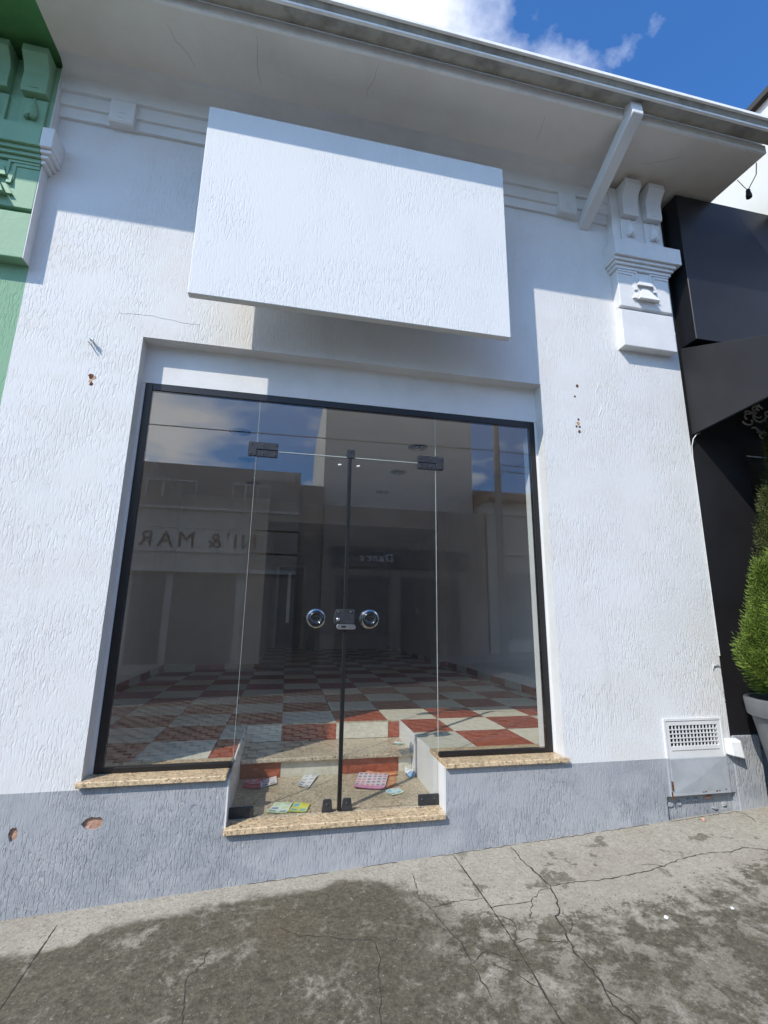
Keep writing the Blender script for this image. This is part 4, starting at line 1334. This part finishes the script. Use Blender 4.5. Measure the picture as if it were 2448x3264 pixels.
Z0 = -0.0045
wht, blu = (0.72, 0.72, 0.72), (0.08, 0.18, 0.42)
leaflet('folded leaflet with a crimson half, by the left end of the lower step', [(0.809, 0.568), (0.922, 0.55), (0.94, 0.742), (0.803, 0.751)], Z0, paper_mat('leaflet_crimson', (0.70, 0.25, 0.30), (0.42, 0.02, 0.07), (0.55, 0.06, 0.10), (0.72, 0.55, 0.55), 3, 3, 0.55), 0.008, 1)
leaflet('pale leaflet with grey blocks partly under the crimson leaflet', [(0.925, 0.565), (1.033, 0.628), (1.025, 0.775), (0.915, 0.735)], Z0 + 0.001, paper_mat('leaflet_pale', wht, (0.5, 0.5, 0.5), (0.25, 0.26, 0.28), (0.5, 0.5, 0.52), 3, 2, 0.1), 0.007, 2)
leaflet('white leaflet with grey print lying alone before the left door', [(1.163, 0.559), (1.248, 0.518), (1.329, 0.762), (1.225, 0.766)], Z0, paper_mat('leaflet_grey', wht, (0.55, 0.55, 0.56), (0.22, 0.23, 0.26), (0.42, 0.43, 0.46), 4, 2, 0.08), 0.010, 3)
leaflet('green, yellow and blue leaflet close to the glass of the left door', [(0.976, 0.141), (1.100, 0.130), (1.140, 0.275), (1.022, 0.288)], Z0, paper_mat('leaflet_green', (0.66, 0.74, 0.62), (0.45, 0.66, 0.30), blu, (0.5, 0.62, 0.3), 3, 2, 0.12), 0.008, 4)
leaflet('yellow and blue half sheet joined beside the green leaflet', [(1.104, 0.128), (1.214, 0.124), (1.244, 0.240), (1.144, 0.272)], Z0 + 0.0004, paper_mat('leaflet_yellow', (0.62, 0.66, 0.12), (0.45, 0.60, 0.10), (0.10, 0.38, 0.62), (0.70, 0.55, 0.05), 2, 2, 0.2), 0.008, 4)
leaflet('orange leaflet leaning on the lower step behind the pink one', [(1.615, 0.66), (1.90, 0.665), (1.915, 0.755), (1.70, 0.765)], Z0, paper_mat('leaflet_orange', (0.66, 0.24, 0.10), (0.60, 0.12, 0.05), (0.50, 0.10, 0.05), (0.72, 0.45, 0.22), 3, 4, 0.1), 0.012, 5)
leaflet('red and brown leaflet sticking out right of the pink one', [(1.72, 0.412), (1.834, 0.402), (1.905, 0.72), (1.80, 0.73)], Z0, paper_mat('leaflet_brown', (0.55, 0.24, 0.12), (0.35, 0.10, 0.05), (0.30, 0.12, 0.06), (0.62, 0.36, 0.20), 4, 2, 0.1), 0.004, 6)
leaflet('pink leaflet printed with rows of small pictures, largest of the heap', [(1.542, 0.449), (1.753, 0.400), (1.842, 0.690), (1.63, 0.742)], Z0 + 0.006, paper_mat('leaflet_pink', (0.70, 0.60, 0.63), (0.60, 0.22, 0.38), (0.16, 0.18, 0.28), (0.60, 0.20, 0.22), 6, 6, 0.2), 0.008, 7)
leaflet('small pale blue and yellow leaflet in front of the heap', [(1.776, 0.278), (1.879, 0.342), (1.845, 0.427), (1.752, 0.389)], Z0, paper_mat('leaflet_blue', (0.60, 0.70, 0.66), (0.70, 0.70, 0.45), (0.20, 0.45, 0.62), (0.42, 0.60, 0.66), 2, 2, 0.2), 0.006, 8)
leaflet('blue and white leaflet standing against the white cheek of the steps', [(1.955, 0.62), (2.020, 0.60), (2.036, 0.755), (1.985, 0.762)], Z0, paper_mat('leaflet_bluewhite', wht, (0.15, 0.35, 0.60), (0.12, 0.28, 0.52), (0.5, 0.55, 0.6), 4, 1, 0.3), 0.035, 9)
leaflet('tiny green and white card on the upper tread', [(1.931, 0.977), (2.018, 0.942), (2.034, 0.992), (1.985, 1.055)], 0.133, paper_mat('leaflet_card', wht, (0.10, 0.30, 0.20), (0.2, 0.4, 0.3), wht, 2, 2, 0.35), 0.006, 10)

# crumb of brick on the pavement, chips
def pebble(label, x, y, r, mat, seed):
    rr = random.Random(seed)
    z = ground_z(x, y)
    bm = bmesh.new()
    bmesh.ops.create_icosphere(bm, subdivisions=2, radius=r)
    for v in bm.verts:
        v.co *= 1 + 0.28 * noise.noise(v.co * (1.6 / r) + Vector((seed, 0, 0)))
        v.co.z *= 0.7
    mz = min(v.co.z for v in bm.verts)
    me = bpy.data.meshes.new('chip'); bm.to_mesh(me); bm.free()
    me.materials.append(MAT[mat])
    o = bpy.data.objects.new('chip', me); COL.objects.link(o)
    o.location = (x, y, z - mz - 0.001)
    tag(o, label, 'debris', 'chips lying on the pavement')


pebble('orange brick crumb on the pavement under the meter cabinet', 3.832, -0.054, 0.014, 'brick', 3)
pebble('small white chip out on the stained concrete', 2.866, -0.79, 0.010, 'white_paint', 4)
pebble('tiny pale chip on the concrete nearest the right edge', 3.22, -0.81, 0.008, 'white_paint', 5)

# ------------------------------------------------------------------ across the street (seen mirrored in the glass)
YO = -11.5
def letters(text, x_start, z, size, y, mat, parent, bold=0.0, shear=0.0, gap=0.09):
    """letters read from across the street: they run towards -x; each one is its own part"""
    x = x_start
    for ch in text:
        if ch == ' ':
            x -= size * 0.38
            continue
        cu = bpy.data.curves.new('letter', 'FONT')
        cu.body = ch; cu.size = size; cu.extrude = 0.02; cu.offset = bold; cu.shear = shear
        tmp = bpy.data.objects.new('letter', cu)
        me = bpy.data.meshes.new_from_object(tmp)
        bpy.data.objects.remove(tmp)
        xs = [v.co.x for v in me.vertices]
        w = max(xs) - min(xs); mn = min(xs)
        b = base_of(parent)
        for v in me.vertices:
            px, py, pz = v.co
            v.co = (x - (px - mn) - b.x, y + 0.03 + pz - b.y, z + py - b.z)
        me.materials.append(MAT[mat])
        o = bpy.data.objects.new('letter', me)
        COL.objects.link(o); o.parent = parent
        x -= w + size * gap
    return x


def block_building(name, label, x0, x1, h, depth, y, mat, z0=-1.0):
    o = thing(name, label, 'building', ((x0 + x1) / 2, y - depth / 2, ground_z((x0 + x1) / 2, -9)))
    MB().box(x0, x1, y - depth, y, z0, h).build('wall', mat, o)
    return o


ob = block_building('street_shop', 'two storey beige shop across the street with serif letters on its band', -12.0, 1.25, 5.62, 8.0, YO, 'opp_beige')
m = MB()
for (z0, z1, p) in ((4.20, 4.28, 0.10), (3.62, 3.66, 0.05), (2.90, 2.94, 0.05), (2.30, 2.42, 0.14)):
    MB().box(-12.0, 1.25, YO + 0.001, YO + p, z0, z1).build('cornice', 'opp_band', ob)
MB().box(-12, -0.25, YO + 0.001, YO + 0.03, 2.945, 3.615).build('sign_band', 'opp_band', ob)
MB().box(-12, -0.25, YO + 0.0005, YO + 0.02, 4.285, 5.625).build('upper_band', 'opp_brown', ob)
letters("NI'& MAR", -0.02, 3.05, 0.66, YO, 'opp_letter', ob, gap=0.24)
for (a, b) in ((-3.33, -1.92), (-0.82, 0.3), (-6.5, -5.0)):
    w = MB()
    for k in range(4):
        xk = a + (b - a) * k / 3
        w.box(xk - 0.03, xk + 0.03, YO + 0.021, YO + 0.06, 4.55, 5.05)
    w.box(a - 0.03, b + 0.03, YO + 0.021, YO + 0.065, 5.051, 5.11)
    w.build('window_frame', 'opp_band', ob)
for (a, b) in ((-3.4, -2.5), (-2.3, -0.5), (-6.2, -4.2)):
    MB().box(a, b, YO + 0.001, YO + 0.012, -0.3, 2.25).build('shop_window', 'opp_dark', ob)
MB().box(-0.24, 1.25, YO + 0.001, YO + 0.05, -0.4, 5.3).build('end_pier', 'opp_brown', ob)

tb = block_building('street_tower', 'tall pale rendered block across the street', 2.05, 7.57, 9.6, 9.0, YO - 1.0, 'opp_tall')
m = MB(); m.box(2.05, 7.57, YO - 0.999, YO, -1.0, 4.6); m.build('shop_storey', 'opp_brown', tb)
MB().box(1.26, 2.04, YO - 9, YO - 0.3, -1, 5.3).build('side_wing', 'opp_brown', tb)
MB().box(2.35, 6.9, YO + 0.001, YO + 0.05, 2.62, 3.25).build('sign_panel', 'opp_dark', tb)
letters('STUDIO', 4.05, 3.10, 0.13, YO + 0.03, 'opp_band', tb)
letters('Dança', 4.35, 2.82, 0.36, YO + 0.03, 'opp_band', tb, 0.012, 0.25)
letters('amigo', 3.75, 2.67, 0.14, YO + 0.03, 'opp_band', tb)
for (a, b) in ((2.5, 4.2), (4.6, 6.6)):
    MB().box(a, b, YO + 0.001, YO + 0.012, -0.2, 2.35).build('shop_window', 'opp_dark', tb)

lb = block_building('street_house', 'low cream house with clay roof across the street', 7.65, 16.0, 5.05, 8.0, YO, 'opp_cream')
MB().prism('x', [(YO + 0.35, 5.052), (YO + 0.35, 5.14), (YO - 4, 6.6), (YO - 8, 5.2), (YO - 8, 5.052)], 7.6, 16.2).build('roof', 'roof_tile', lb)
MB().box(7.65, 16, YO + 0.001, YO + 0.08, 4.6, 4.75).build('cornice', 'opp_band', lb)
MB().box(7.65, 16, YO + 0.001, YO + 0.06, 3.2, 3.3).build('cornice', 'opp_band', lb)
for a in (8.2, 10.2, 12.4):
    MB().box(a, a + 1.2, YO + 0.001, YO + 0.012, 0.4, 2.6).build('window', 'opp_dark', lb)

pole = thing('utility_pole', 'concrete utility pole with crossarm and overhead wires across the street', 'pole', (7.35, -9.9, ground_z(7.35, -9.9)))
MB().lathe([(0.13, -0.4), (0.11, 4.0), (0.09, 8.2)], (7.35, -9.9, 0), 'z', 14).build('shaft', 'pole', pole, smooth=True)
MB().box(6.6, 8.1, -9.99, -9.94, 7.35, 7.45).build('crossarm', 'pole', pole)
for k, x in enumerate((6.7, 7.1, 7.6, 8.0)):
    MB().lathe([(0.03, 7.451), (0.045, 7.49), (0.03, 7.53), (0.04, 7.56), (0.015, 7.6)], (x, -9.965, 0), 'z', 10).build('insulator', 'opp_band', pole, smooth=True)
for (z, y, s, spans) in ((6.42, -10.1, 0.12, ((-18.0, 7.35), (7.35, 24.0))), (5.95, -10.05, 0.2, ((7.35, 24.0),)), (5.72, -10.0, 0.2, ((7.35, 24.0),)), (7.62, -9.965, 0.3, ((-18.0, 7.35), (7.35, 24.0)))):
    for (xa, xb) in spans:
        pts = [(xa + (xb - xa) * k / 24, y, z - s * 4 * (k / 24) * (1 - k / 24) + 0.02 * xa * 0) for k in range(25)]
        MB().tube(pts, 0.016, 6).build('overhead_wire', 'black_rubber', pole)
